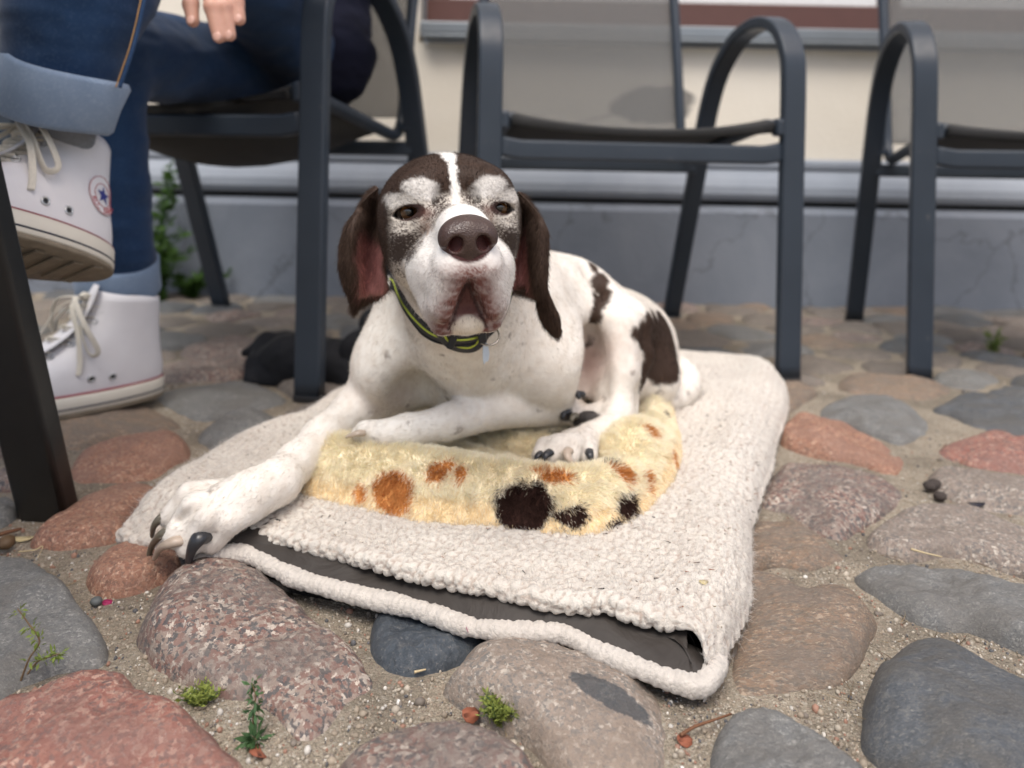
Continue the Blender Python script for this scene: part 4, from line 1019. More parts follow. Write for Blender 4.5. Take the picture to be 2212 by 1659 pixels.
# height: puffed bag that rounds down at both long sides
ds = np.minimum(S * 0.60, 9); dsr = (1 - S) * 0.60
edgeL = np.sqrt(np.clip(1 - (1 - np.clip(ds / 0.022, 0, 1)) ** 2, 0, 1)); edgeR = np.sqrt(np.clip(1 - (1 - np.clip(dsr / 0.035, 0, 1)) ** 2, 0, 1))
back = np.sqrt(np.clip(1 - (1 - np.clip((1 - T) / 0.04, 0, 1)) ** 2, 0, 1))
q2 = np.c_[G[..., 0].ravel() * 6, G[..., 1].ravel() * 6, 0 * S.ravel()]
und = fbm(q2, 3, 41).reshape(S.shape)
zt = 0.046 + 0.010 * und + 0.006 * np.exp(-((S - 0.93) / 0.05) ** 2)
# folds near the right rear corner
fold = 0.008 * np.exp(-((S - 0.95) / 0.05) ** 2) * np.sin(T * 17 + 0.6) * (T > 0.25)
zt = zt + fold
f0 = np.clip(T / 0.05, 0, 1)
Zs = (zt * np.minimum(edgeL * 0.72 + 0.28, 1) * (edgeR * 0.80 + 0.20) * (back * 0.7 + 0.3))
G[..., 2] = G[..., 2] * (1 - f0) + Zs * f0
G[..., 0] += (0.003 * np.sin(T * 21) * np.exp(-((1 - S) / 0.05))) 
V = G.reshape(-1, 3)
idx = np.arange(ns * nt).reshape(nt, ns)
Fq = np.stack([idx[:-1, :-1], idx[:-1, 1:], idx[1:, 1:], idx[1:, :-1]], -1).reshape(-1, 4)
N = vert_normals(V, Fq)
if N[:, 2].mean() < 0: Fq = Fq[:, ::-1]; N = -N
uv = np.c_[(S.ravel()) * 0.60, T.ravel() * 0.92]
wq = uv + 0.0025 * np.c_[vnoise(np.c_[uv * 160, 0 * S.ravel()], 1), vnoise(np.c_[uv * 160, 0 * S.ravel()], 2)]
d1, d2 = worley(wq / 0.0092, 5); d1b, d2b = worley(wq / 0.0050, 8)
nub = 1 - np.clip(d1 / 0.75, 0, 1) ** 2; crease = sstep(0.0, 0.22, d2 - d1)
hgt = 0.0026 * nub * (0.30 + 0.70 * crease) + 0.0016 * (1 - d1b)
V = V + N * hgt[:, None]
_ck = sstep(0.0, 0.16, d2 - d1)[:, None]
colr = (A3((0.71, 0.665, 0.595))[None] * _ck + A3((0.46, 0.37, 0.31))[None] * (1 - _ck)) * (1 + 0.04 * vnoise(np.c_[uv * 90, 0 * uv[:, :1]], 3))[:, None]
# front lip rounded over and returned below, right and left edge skirts
fr_i = idx[0]; out = []
tang = np.gradient(V[fr_i], axis=0); fw = np.cross(tang, (0, 0, 1.0)); fw /= np.linalg.norm(fw, axis=1)[:, None] + 1e-9
if fw[:, 1].mean() > 0: fw = -fw
lr_ = 0.0060
lip = [(lr_ * math.sin(q_), -lr_ * (1 - math.cos(q_)), lr_ * q_) for q_ in np.linspace(0.25, PI, 12)] + [(-0.02, -0.0125, 0.04), (-0.05, -0.0135, 0.07)]
base = V[fr_i] - np.c_[0 * fr_i, 0 * fr_i, hgt[fr_i]]
extra = []; xcol = []
fd_ = (1 - sstep(0.90, 0.955, np.linspace(0, 1, ns)))[:, None]
wav = 0.0022 * vnoise(np.c_[np.arange(ns) * 0.045, np.zeros(ns), np.zeros(ns)], 78)[:, None]
for k, (a_, b_, arc_) in enumerate(lip):
    uk = np.c_[np.linspace(0, 1, ns) * 0.60, np.full(ns, -arc_)]; uk = uk + 0.0025 * np.c_[vnoise(np.c_[uk * 160, np.zeros(ns)], 1), vnoise(np.c_[uk * 160, np.zeros(ns)], 2)]
    e1, e2 = worley(uk / 0.0092, 5); cr_ = sstep(0, 0.22, e2 - e1)
    nb2 = (0.0034 * (1 - np.clip(e1 / 0.75, 0, 1) ** 2) * (0.3 + 0.7 * cr_))[:, None]
    dirn = fw * (a_ / lr_ if a_ > 0 else 0) + np.array((0, 0, 1 + b_ / lr_ if k < 12 else 0))
    extra.append(base + fw * a_ * fd_ + (fw * wav + dirn * nb2) * fd_ * (1.0 if k < 12 else 0.2) + np.array((0, 0, b_)) * (0.25 + 0.75 * fd_))
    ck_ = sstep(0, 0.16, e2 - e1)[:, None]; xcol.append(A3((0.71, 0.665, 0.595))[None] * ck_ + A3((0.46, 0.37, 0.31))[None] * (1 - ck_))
VV = [V]; FF = [Fq]; cur = fr_i; nb_ = len(V)
for e in extra:
    ids = nb_ + np.arange(ns); VV.append(e); FF.append(np.stack([ids[:-1], ids[1:], cur[1:], cur[:-1]], 1)); cur = ids; nb_ += ns
Ve = np.concatenate(VV); Fe = np.concatenate(FF)
for ed, sgn in ((idx[:, -1], 1), (idx[:, 0], -1)):       # skirts down to the stones
    ids = nb_ + np.arange(nt); e = Ve[ed] + np.array((sgn * -0.004, 0, -0.022)); Ve = np.concatenate([Ve, e]); nb_ += nt
    Fe = np.concatenate([Fe, np.stack([ed[:-1], ed[1:], ids[1:], ids[:-1]], 1)])
Ce = np.concatenate([colr] + xcol + [colr[idx[:, -1]], colr[idx[:, 0]]])
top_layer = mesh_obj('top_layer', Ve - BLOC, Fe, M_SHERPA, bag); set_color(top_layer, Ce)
# fine fuzz on the fleece
rq = np.random.default_rng(55)
q, w = sample_surface(V, Fq, 60000, rq, (V[Fq[:, 0]][:, 1] < 1.3) * 1.0 / V[Fq[:, 0]][:, 1] ** 2)
P = (V[q] * w[..., None]).sum(1); Nn = (N[q] * w[..., None]).sum(1)
d = Nn * 0.5 + rq.normal(0, 0.6, P.shape); d /= np.linalg.norm(d, axis=1)[:, None]
hair('fuzz', P - BLOC, d, rq.uniform(0.002, 0.005, len(P)), 0.00016, A3((0.74, 0.70, 0.66))[None] * rq.uniform(0.85, 1.1, (len(P), 1)), hair_mat('fleece fibre', 0.9, 0.1), bag, 3, bend=rq.normal(0, 0.5, P.shape))
rq = np.random.default_rng(23)
q, w = sample_surface(V, Fq, 520, rq, (V[Fq[:, 0]][:, 1] < 1.1) * 1.0)
P = (V[q] * w[..., None]).sum(1) + np.array((0, 0, 0.001)); d = rq.normal(0, 1, P.shape); d[:, 2] *= 0.1; d /= np.linalg.norm(d, axis=1)[:, None]
pc = np.array([(0.10, 0.07, 0.05), (0.28, 0.12, 0.06), (0.30, 0.24, 0.15), (0.04, 0.035, 0.03)])[rq.integers(0, 4, len(P))]
deb = hair('plant_debris', P, d, rq.uniform(0.0015, 0.006, len(P)), rq.uniform(0.00025, 0.0006, len(P)), pc, hair_mat('dry plant bits', 0.8, 0.2), None, 4, bend=rq.normal(0, 0.4, P.shape) * (1, 1, 0.1)); tag(deb, 'tiny dry plant bits scattered over the white fleece', 'debris', kind='stuff')
# lower rim
lowP = resample(catmull(pts([(418, 1222, 0.016), (445, 1206, 0.020), (490, 1197, 0.024), (535, 1199, 0.024), (600, 1231, 0.020), (658, 1255, 0.018), (777, 1288, 0.016), (856, 1305, 0.016), (930, 1326, 0.016), (1015, 1355, 0.016), (1094, 1364, 0.018), (1213, 1369, 0.020), (1293, 1408, 0.016), (1412, 1456, 0.014), (1470, 1476, 0.012), (1508, 1482, 0.011), (1534, 1462, 0.013), (1552, 1430, 0.013)]), 8), 300)
sec = np.array([(math.cos(a_), math.sin(a_)) for a_ in np.linspace(0, 2 * PI, 14, endpoint=False)])
v_, f_ = sweep(lowP, 0.0062 + 0.0010 * vnoise(np.c_[np.arange(300) * 0.11, np.zeros(300), np.zeros(300)], 5), section=sec, up=(0, 0, 1))
v_ = np.array(v_); f4 = np.array([q for q in f_ if len(q) == 4]); nn = vert_normals(v_, f4); cen = np.repeat(lowP, 14, 0); 
sg = np.sign(((v_ - cen) * nn).sum(1).mean()); nn = nn * sg
dd, de = worley(np.c_[np.repeat(np.arange(300) * 0.0026, 14), np.tile(np.arange(14) * 0.0028, 300)] / 0.0080, 9)
v_ = v_ + nn * (0.0026 * (1 - dd))[:, None]
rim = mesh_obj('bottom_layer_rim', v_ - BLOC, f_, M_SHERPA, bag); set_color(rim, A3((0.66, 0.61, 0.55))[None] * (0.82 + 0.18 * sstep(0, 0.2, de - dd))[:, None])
# bottom layer sheet under it all, and the dark lining seen through the open mouth
U2 = resample(frontU[30:], 300); 
rows = []
wn_ = np.arange(300)
for k, (b_, z_) in enumerate(((0.000, 0.003), (0.006, 0.0085), (0.014, 0.013), (0.022, 0.0165), (0.032, 0.0185), (0.045, 0.019), (0.065, 0.018), (0.10, 0.014))):
    tg = np.gradient(lowP, axis=0); bk = -np.cross(tg, (0, 0, 1.0)); bk /= np.linalg.norm(bk, axis=1)[:, None]
    if bk[:, 1].mean() < 0: bk = -bk
    env = np.clip(np.minimum(wn_, 299 - wn_) / 18, 0, 1)
    ripple = 0.004 * vnoise(np.c_[wn_ * 0.035, np.full(300, k * 0.35), np.zeros(300)], 61) + 0.0028 * vnoise(np.c_[wn_ * 0.10 + k * 0.4, np.full(300, k * 0.5), np.zeros(300)], 62)
    rows.append(lowP + bk * b_ * (0.55 + 0.45 * env)[:, None] + np.c_[0 * wn_, 0 * wn_, z_ * (0.45 + 0.55 * env) + ripple * min(1, k / 2)])
LV = np.concatenate(rows); li = np.arange(len(LV)).reshape(len(rows), 300)
LF = np.stack([li[:-1, :-1], li[:-1, 1:], li[1:, 1:], li[1:, :-1]], -1).reshape(-1, 4)
mesh_obj('lining', LV - BLOC, LF, M_LINING, bag)
inner = [(r_ + np.array((0, 0.0, 0))) for r_ in (U2 + np.array((0, 0.004, -0.012)), U2 + np.array((0, 0.05, -0.010)), U2 + np.array((0, 0.10, -0.014)))]
LV = np.concatenate(inner); li = np.arange(len(LV)).reshape(3, 300)
mesh_obj('upper_lining', LV - BLOC, np.stack([li[:-1, :-1], li[:-1, 1:], li[1:, 1:], li[1:, :-1]], -1).reshape(-1, 4), M_LINING, bag)
bl_ = np.array([lowP[0] + (0, 0.01, 0), lowP[150] + (0, 0.01, 0), lowP[-1] + (0, 0.01, 0), rightE[200] - (0.02, 0, 0), rightE[-1] - (0.02, 0, 0), leftE[-1] + (0.02, 0, 0), leftE[150] + (0.02, 0, 0), leftE[0] + (0.01, 0.0, 0)]); bl_[:, 2] = 0.012
mesh_obj('bottom_layer', np.concatenate([bl_, bl_ - (0, 0, 0.008)]) - BLOC, [tuple(range(8)), tuple(range(15, 7, -1))] + [(i, (i + 1) % 8, 8 + (i + 1) % 8, 8 + i) for i in range(8)], bpy.data.materials['off white rubber'] if False else M_SHERPA, bag)

# ------------------------------------------------------------------ spotted fleece blanket folded on top
blk = empty('fleece_blanket', gp(1080, 1000, 0.04)); tag(blk, 'cream yellow fleece blanket with brown and orange spots under the dog', 'blanket')
KLOC = np.array(blk.location)
ol = pts([(612, 1046, 0.046), (640, 1072, 0.046), (700, 1090, 0.046), (800, 1112, 0.046), (920, 1136, 0.046), (1060, 1153, 0.046), (1180, 1164, 0.046), (1280, 1162, 0.046), (1370, 1136, 0.046), (1430, 1085, 0.046), (1464, 1020, 0.048), (1470, 960, 0.050), (1458, 905, 0.052), (1450, 868, 0.054), (1400, 858, 0.054)])
ol = np.concatenate([ol, [(0.19, 1.22, 0.05), (0.05, 1.24, 0.05), (-0.09, 1.16, 0.05), (-0.16, 1.02, 0.05)], pts([(735, 925, 0.05), (672, 985, 0.048), (628, 1020, 0.046)])])
cen = np.array(gp(1090, 985, 0.046)); 
OL = catmull(ol, 10, True)
an = np.arctan2(OL[:, 1] - cen[1], OL[:, 0] - cen[0]); rd = np.hypot(OL[:, 1] - cen[1], OL[:, 0] - cen[0]); o_ = np.argsort(an)
na, nr = 420, 110
th = np.linspace(-PI, PI, na, endpoint=False)
rr = np.interp(th, np.concatenate([an[o_] - 2 * PI, an[o_], an[o_] + 2 * PI]), np.tile(rd[o_], 3))
rho = np.concatenate([np.linspace(0.004, 0.90, nr - 26), 0.90 + 0.10 * np.sin(np.linspace(0, PI / 2, 27))[1:]])
RH, TH = np.meshgrid(rho, th)
RRa = np.repeat(rr[:, None], nr, 1)
BX, BY = cen[0] + np.cos(TH) * RRa * RH, cen[1] + np.sin(TH) * RRa * RH
flatP = np.c_[BX.ravel(), BY.ravel(), 0 * BX.ravel()]
# distance to the rim in metres gives the rolled edge
de_ = (RRa * (1 - RH)).ravel()
front = sstep(1.05, 0.85, flatP[:, 1])
roll = np.sqrt(np.clip(1 - (1 - np.clip(de_ / 0.040, 0, 1)) ** 2, 0, 1))
thick = (0.030 + 0.016 * np.exp(-((de_ - 0.050) / 0.035) ** 2)) * front + 0.020 * (1 - front)
ctr = A3(gp(1150, 950, 0.07))[:2]
zz = 0.044 + thick * roll + 0.006 * fbm(flatP * 11, 3, 51)
def bump2(u, v, z, ru, rv, ang, amp):
    c = A3(gp(u, v, z)); d = flatP[:, :2] - c[:2]; a_ = R(ang); x_ = d[:, 0] * math.cos(a_) + d[:, 1] * math.sin(a_); y_ = -d[:, 0] * math.sin(a_) + d[:, 1] * math.cos(a_)
    return amp * np.exp(-(x_ / ru) ** 2 - (y_ / rv) ** 2)
zz += bump2(1215, 1000, 0.075, 0.052, 0.036, 10, -0.024)          # hollow under the hind paw
zz += bump2(1090, 962, 0.07, 0.11, 0.014, -28, -0.018)            # valley of the fold
zz += bump2(1380, 955, 0.08, 0.045, 0.05, 30, 0.012)             # raised fold right
zz += bump2(800, 1010, 0.07, 0.10, 0.035, -25, 0.006)
zz += bump2(960, 930, 0.09, 0.12, 0.03, -20, -0.008)
zz += bump2(1410, 895, 0.06, 0.012, 0.06, -10, 0.014) + bump2(1385, 900, 0.06, 0.006, 0.05, -10, -0.010)
BV = np.c_[BX.ravel(), BY.ravel(), zz]
bi = np.arange(na * nr).reshape(na, nr); bn = np.roll(bi, -1, 0)
BF = np.stack([bi[:, :-1], bi[:, 1:], bn[:, 1:], bn[:, :-1]], -1).reshape(-1, 4)
# underside
und_ = np.c_[cen[0] + np.cos(th) * rr * 0.90, cen[1] + np.sin(th) * rr * 0.90, np.full(na, 0.040)]
BV = np.concatenate([BV, und_]); ui = na * nr + np.arange(na)
BF = np.concatenate([BF, np.stack([bi[:, -1], ui, np.roll(ui, -1), bn[:, -1]], 1)])
BN = vert_normals(BV, BF)
if BN[:na * nr, 2].mean() < 0: BF = BF[:, ::-1]; BN = -BN
CREAM, GOLD, ORNG, DBRN = A3((1.0, 0.905, 0.70)), A3((0.82, 0.60, 0.28)), A3((0.66, 0.32, 0.11)), A3((0.048, 0.024, 0.019))
SPOT = [(ORNG, 850, 1058, 44, 44, 25), (ORNG, 776, 1060, 16, 20, 0), (ORNG, 945, 1015, 27, 17, 10), (ORNG, 990, 1018, 15, 15, 0), (ORNG, 962, 1000, 22, 9, 20), (ORNG, 1208, 1026, 38, 12, 0), (ORNG, 1165, 1010, 22, 7, 0), (ORNG, 1356, 1020, 26, 18, 20), (ORNG, 1400, 1028, 16, 12, 0), (ORNG, 1405, 1050, 14, 9, 0), (ORNG, 1408, 928, 16, 14, 0), (ORNG, 1462, 985, 8, 20, 0), (ORNG, 1330, 1008, 14, 8, 0),
        (DBRN, 1128, 1090, 64, 46, 25), (DBRN, 1160, 1070, 26, 34, 0), (DBRN, 1232, 1112, 38, 22, -30), (DBRN, 1362, 1088, 34, 24, -25), (DBRN, 1335, 1128, 34, 10, 20), (DBRN, 1211, 934, 26, 8, -8), (DBRN, 1256, 940, 12, 6, 0), (DBRN, 940, 966, 24, 5, -12), (DBRN, 880, 870, 40, 14, 20), (DBRN, 1320, 998, 18, 7, 20), (DBRN, 850, 905, 22, 6, 20), (DBRN, 1440, 892, 10, 10, 0)]
_bu = BV[:, 0] / BV[:, 1] * F; _bv = (CAMH - BV[:, 2]) / BV[:, 1] * F
BPU = CX + _bu * math.cos(ROLL) - _bv * math.sin(ROLL); BPV = CY + _bu * math.sin(ROLL) + _bv * math.cos(ROLL)
def bsurf(u, v):
    d = (BPU - u) ** 2 + (BPV - v) ** 2; m = np.where(d < 64)[0]
    return BV[m[np.argmin(BV[m, 1])]] if len(m) else BV[np.argmin(d)]
def pattern(P, jitter=0.0, rg=None):
    Pn = P if rg is None else P + rg.normal(0, jitter, P.shape)
    C = np.tile(CREAM, (len(P), 1))
    n1 = fbm(Pn * np.array((70, 70, 70)), 3, 71)
    # golden backing shows in the fold valleys and along the hem
    for (cx_, u, v, a_, b_, g_) in SPOT:
        c = bsurf(u, v); k = c[1] / F
        vs_ = 1.0 / max(0.25, (CAMH - 0.07) / c[1])             # a spot seen foreshortened is longer on the cloth
        d = (Pn - c); x_ = d[:, 0] / (a_ * k); yz = np.sign(d[:, 1] * 0.5 - d[:, 2] * 0.9) * np.hypot(d[:, 1] * 0.62, d[:, 2]) / (b_ * k)
        g = R(g_); xr = x_ * math.cos(g) + yz * math.sin(g); yr = -x_ * math.sin(g) + yz * math.cos(g)
        e = xr ** 2 + yr ** 2 + 0.8 * n1
        C = lerp2(C, cx_, sstep(1.05, 0.85, e))
    return C
def lerp2(a, b, t): return a * (1 - t[:, None]) + b * t[:, None]
hem = sstep(0.016, 0.004, np.r_[de_, np.zeros(na)])
BC = pattern(BV); BC = lerp2(BC, GOLD, hem * 0.55 * (BC[:, 0] > 0.75))
t = NT('fleece backing'); a = t.n('Attribute'); a.attribute_name = 'Col'; nz = t.noise(t.coord(), 500, 3); t.set(color=a.outputs['Color'], rough=0.95, spec=0.1, normal=t.bump(nz.outputs[0], 0.5, 0.002)); M_FLEECE = t.m
cloth = mesh_obj('cloth', BV - KLOC, BF, M_FLEECE, blk); set_color(cloth, BC)
rq = np.random.default_rng(91)
wf = np.where(BV[BF[:, 0]][:, 1] < 1.0, 1.0, 0.35)
q, w = sample_surface(BV, BF, 150000, rq, wf)
P = (BV[q] * w[..., None]).sum(1); Nn = (BN[q] * w[..., None]).sum(1); Nn /= np.linalg.norm(Nn, axis=1)[:, None] + 1e-9
HC_ = pattern(P, 0.0026, rq); hm_ = (hem[q] * w).sum(1)
isw = HC_[:, 0] > 0.7
HC_ = lerp2(HC_, GOLD, hm_ * 0.5 * isw)
# locks: neighbouring fibres lean together
lk = np.c_[vnoise(P * 110, 11), vnoise(P * 110, 12), vnoise(P * 110, 13)]
dn = np.tile(A3((0.15, -0.5, -0.6)), (len(P), 1)); tg = dn - Nn * (dn * Nn).sum(1)[:, None]
d = Nn * 0.85 + tg * 0.45 + lk * 0.42 + rq.normal(0, 0.12, P.shape); d /= np.linalg.norm(d, axis=1)[:, None]
Ln = rq.uniform(0.005, 0.0085, len(P)) * (1 - 0.55 * hm_)
pale = rq.random((len(P), 1)) < 0.55
HC_ = np.where(pale & isw[:, None], HC_ * 0.3 + 0.7 * A3((1.0, 0.945, 0.83)), HC_) * rq.uniform(0.85, 1.1, (len(P), 1))
hair('pile', P - KLOC, d, Ln, 0.00033, HC_, hair_mat('fleece pile', 0.8, 0.15), blk, 4, bend=tg * 0.45 + lk * 0.25)
# ------------------------------------------------------------------ the dog
HO = np.array([-0.051, 0.700, 0.3505])
HR = np.array((Matrix.Rotation(R(10.5), 3, 'Z') @ Matrix.Rotation(R(-3.2), 3, 'Y')))
def HL(x, y, z): return HO + HR @ (np.array([x, y, z]) * 0.001)
def hrot(rx=0, ry=0, rz=0): return HR @ np.array(Euler((R(rx), R(ry), R(rz))).to_matrix())
def A3(v): return np.array(v, float)

dog = empty('dog', (0.05, 1.05, 0.0))
tag(dog, 'old white and brown pointer dog with greying face lying on the blankets', 'dog')
bpy.context.view_layer.update()
DOGLOC = np.array(dog.location)

_z = np.concatenate([np.arange(0.008, 0.090, 0.0020), np.arange(0.090, 0.235, 0.003), np.arange(0.235, 0.408, 0.0015), [0.411, 0.414, 0.417, 0.42]])
fld = Field(axis_nodes(-0.35, 0.33, -0.34, 0.035, 0.0032, 0.0016), axis_nodes(0.585, 1.36, 0.60, 0.80, 0.0032, 0.0015), _z)
# --- trunk
fld.ell((-0.045, 0.995, 0.180), (0.100, 0.105, 0.105), 0.02)                       # chest
fld.cone((-0.03, 1.01, 0.192), (0.070, 1.09, 0.166), 0.112, 0.096, 0.03)             # rib cage
fld.cone((0.070, 1.09, 0.166), (0.130, 1.16, 0.142), 0.096, 0.068, 0.03)            # loin
fld.cone((0.130, 1.16, 0.142), (0.180, 1.215, 0.116), 0.068, 0.066, 0.03)           # croup
fld.ell((-0.052, 0.925, 0.180), (0.058, 0.048, 0.075), 0.04)                         # breast bone bulge
# neck
fld.cone(HL(0, 100, -22), (-0.050, 0.945, 0.232), 0.056, 0.088, 0.03)
fld.cone(HL(0, 62, -62), (-0.050, 0.90, 0.19), 0.040, 0.062, 0.03)
# shoulders, upper arms
RE = A3((-0.158, 0.962, 0.104)); LE = A3(gp(1228, 862, 0.098))
fld.cone((-0.105, 0.955, 0.215), (-0.132, 0.93, 0.150), 0.058, 0.050, 0.035)
fld.cone((-0.132, 0.93, 0.150), RE, 0.048, 0.034, 0.03)
fld.cone((0.012, 0.965, 0.215), (0.042, 0.955, 0.155), 0.058, 0.055, 0.035)
fld.cone((0.042, 0.955, 0.155), LE, 0.052, 0.033, 0.03)
# --- right fore leg (reaches out to the left of the picture)
ra = [RE, A3(gp(770, 893, 0.094)), A3(gp(700, 945, 0.086)), A3(gp(640, 1000, 0.078)), A3(gp(600, 1040, 0.075)), A3(gp(545, 1068, 0.071)), A3(gp(490, 1092, 0.066))]
fld.chain(ra, [0.034, 0.028, 0.0225, 0.0195, 0.0205, 0.0205, 0.0200], 0.022)
fld.ell(A3(gp(478, 1086, 0.060)), (0.032, 0.023, 0.0160), 0.02, np.array(Euler((0, R(-18), R(15))).to_matrix()))
fld.cone(A3(gp(740, 905, 0.085)), A3(gp(672, 985, 0.068)), 0.016, 0.008, 0.018)     # loose skin behind the fore arm
toesR = [[gp(500, 1062, 0.068), gp(412, 1072, 0.066), gp(372, 1116, 0.048)],
         [gp(500, 1076, 0.070), gp(422, 1096, 0.068), gp(380, 1156, 0.044)],
         [gp(510, 1090, 0.068), gp(448, 1114, 0.064), gp(408, 1176, 0.038)],
         [gp(540, 1100, 0.062), gp(496, 1122, 0.058), gp(458, 1168, 0.038)]]
for tp in toesR: fld.chain([A3(p) for p in tp], [0.0135, 0.0132, 0.0118], 0.0035)
for (p_, q_) in (((440, 1080, 0.083), (385, 1128, 0.058)), ((452, 1100, 0.082), (402, 1160, 0.054)), ((488, 1112, 0.078), (440, 1166, 0.050))):
    fld.cone(A3(gp(*p_)), A3(gp(*q_)), 0.0020, 0.0030, 0.008, op='sub')
fld.ell(A3(gp(425, 1140, 0.026)), (0.024, 0.02, 0.012), 0.008)
fld.cone(A3(gp(596, 1080, 0.054)), A3(gp(572, 1092, 0.046)), 0.009, 0.007, 0.008)  # dew claw pad
# --- left fore leg (folded across)
la = [LE, A3(gp(1150, 866, 0.106)), A3(gp(1060, 878, 0.110)), A3(gp(960, 910, 0.109)), A3(gp(880, 928, 0.107)), A3(gp(830, 938, 0.104))]
fld.chain(la, [0.035, 0.030, 0.026, 0.0210, 0.0185, 0.0155], 0.007)
fld.ell(A3(gp(1048, 860, 0.122)), (0.018, 0.016, 0.013), 0.016)                       # wrist bone
for (u, v, z) in ((786, 926, 0.110), (776, 938, 0.102), (790, 951, 0.096)):
    fld.cone(A3(gp(850, 930, 0.104)), A3(gp(u, v, z)), 0.012, 0.0090, 0.003)
# --- left hind leg: thigh, shank standing on the heel, foot towards the front
KN = A3(at(1337, 702, 1.005)); HK = A3(at(1352, 905, 0.965))
fld.cone((0.176, 1.195, 0.132), KN + A3((0.012, 0.03, -0.004)), 0.070, 0.036, 0.03)
fld.cone((0.190, 1.19, 0.105), (0.200, 1.11, 0.098), 0.066, 0.046, 0.03)            # buttock and ham
fld.cone(KN, A3(at(1338, 800, 0.985)), 0.0275, 0.0235, 0.012)
fld.cone(A3(at(1338, 800, 0.985)), A3(at(1330, 890, 0.962)), 0.0235, 0.0165, 0.010)
fld.cone(A3(at(1376, 770, 1.02)), A3(at(1372, 815, 1.005)), 0.024, 0.014, 0.02)       # calf muscle
fld.cone(A3(at(1368, 815, 1.00)), A3(at(1362, 905, 0.985)), 0.009, 0.0095, 0.010)    # heel tendon
fld.chain([A3(at(1334, 890, 0.962)), A3(at(1322, 926, 0.94)), A3(at(1280, 955, 0.895)), A3(at(1236, 968, 0.860))], [0.0195, 0.0215, 0.0205, 0.0195], 0.014)
toesH = [[at(1262, 950, 0.870), at(1180, 968, 0.838), at(1168, 984, 0.826)], [at(1262, 950, 0.868), at(1205, 962, 0.832), at(1190, 986, 0.820)],
         [at(1266, 952, 0.868), at(1238, 960, 0.836), at(1232, 988, 0.822)], [at(1274, 956, 0.872), at(1268, 966, 0.846), at(1272, 990, 0.834)]]
for tp in toesH: fld.chain([A3(p) for p in tp], [0.012, 0.0115, 0.0100], 0.005)
# --- right hind paw turned sole-up under the belly
P0 = A3(at(1262, 882, 0.965))
fld.cone((0.16, 1.10, 0.10), P0 + A3((0.025, 0.03, 0.015)), 0.045, 0.022, 0.02)
fld.ell(P0 + A3((0.006, 0.004, 0.004)), (0.028, 0.02, 0.026), 0.01)
for (u, v) in ((1262, 852), (1284, 866), (1228, 896), (1252, 912)):
    fld.ell(A3(at(u, v, 0.950)), (0.0115, 0.011, 0.010), 0.006)
fld.ell(A3(at(1272, 900, 0.943)), (0.0165, 0.010, 0.0125), 0.004)
# --- tail lying round the rump
tl = [A3((0.225, 1.24, 0.100)), A3(at(1482, 810, 1.19)), A3(at(1478, 848, 1.145)), A3(at(1440, 862, 1.115)), A3(at(1385, 858, 1.09))]
tls = catmull(tl, 4)
fld.chain([p for p in tls], np.linspace(0.021, 0.0125, len(tls)), 0.012)
# recess of the belly between elbow and shank
fld.ell(A3(at(1266, 790, 0.985)), (0.020, 0.055, 0.046), 0.03, op='sub')
fld.cone(A3(at(1293, 740, 0.985)), A3(at(1296, 850, 0.965)), 0.006, 0.008, 0.012, op='sub')
# groove between ribs and thigh
fld.cone(A3(at(1283, 560, 1.055)), A3(at(1262, 760, 1.02)), 0.010, 0.012, 0.03, op='sub')
# hollow between breast and right arm, skin folds above the left elbow
fld.ell((-0.108, 0.893, 0.118), (0.022, 0.03, 0.030), 0.045, op='sub')
for (u0, v0, u1, v1, y0, y1) in ((1130, 822, 1240, 826, 0.905, 0.955), (1120, 836, 1246, 842, 0.905, 0.965), (1150, 810, 1225, 808, 0.905, 0.945)):
    fld.cone(A3(at(u0, v0, y0)), A3(at(u1, v1, y1)), 0.0022, 0.0022, 0.010, op='sub')
# --- head
fld.ell(HL(0, 70, 0), (0.0655, 0.080, 0.0515), 0.02, HR)                                   # skull
fld.ell(HL(0, 20, -6), (0.050, 0.042, 0.046), 0.03, HR)                                    # forehead / mid face
for s in (-1, 1):
    fld.ell(HL(s * 41, 44, -30), (0.0225, 0.045, 0.040), 0.025, HR)                          # cheek
    fld.ell(HL(s * 31, 3, 22), (0.021, 0.018, 0.0135), 0.018, hrot(0, s * 18, 0))            # brow
    fld.ell(HL(s * 41, 8, -1), (0.017, 0.014, 0.0145), 0.012, HR)                            # eye bulge
    fld.ell(HL(s * 40, 3, -20), (0.015, 0.014, 0.007), 0.012, hrot(0, s * 16, 0))             # pouch below the eye
fld.cone(HL(0, 8, -15), HL(0, -74, -18), 0.0260, 0.0225, 0.022)                            # bridge of the muzzle
fld.cone(HL(0, 60, -58), HL(0, -45, -72), 0.036, 0.017, 0.02)                              # lower jaw
for s in (-1, 1):
    fld.ell(HL(s * 20.5, -44, -50), (0.0228, 0.041, 0.0265), 0.014, hrot(0, s * 16, s * -6))    # lip pad
    fld.cone(HL(s * 23.0, -22, -50), HL(s * 20, -52, -78), 0.0200, 0.0142, 0.018)              # flew
    fld.cone(HL(s * 20, -54, -78), HL(s * 20, -56, -93), 0.0130, 0.0085, 0.012)
    fld.cone(HL(s * 12, -84, -44), HL(s * 19, -74, -74), 0.0150, 0.0125, 0.010)              # front lip
fld.ell(HL(0, -80, -38), (0.022, 0.015, 0.016), 0.012, HR)
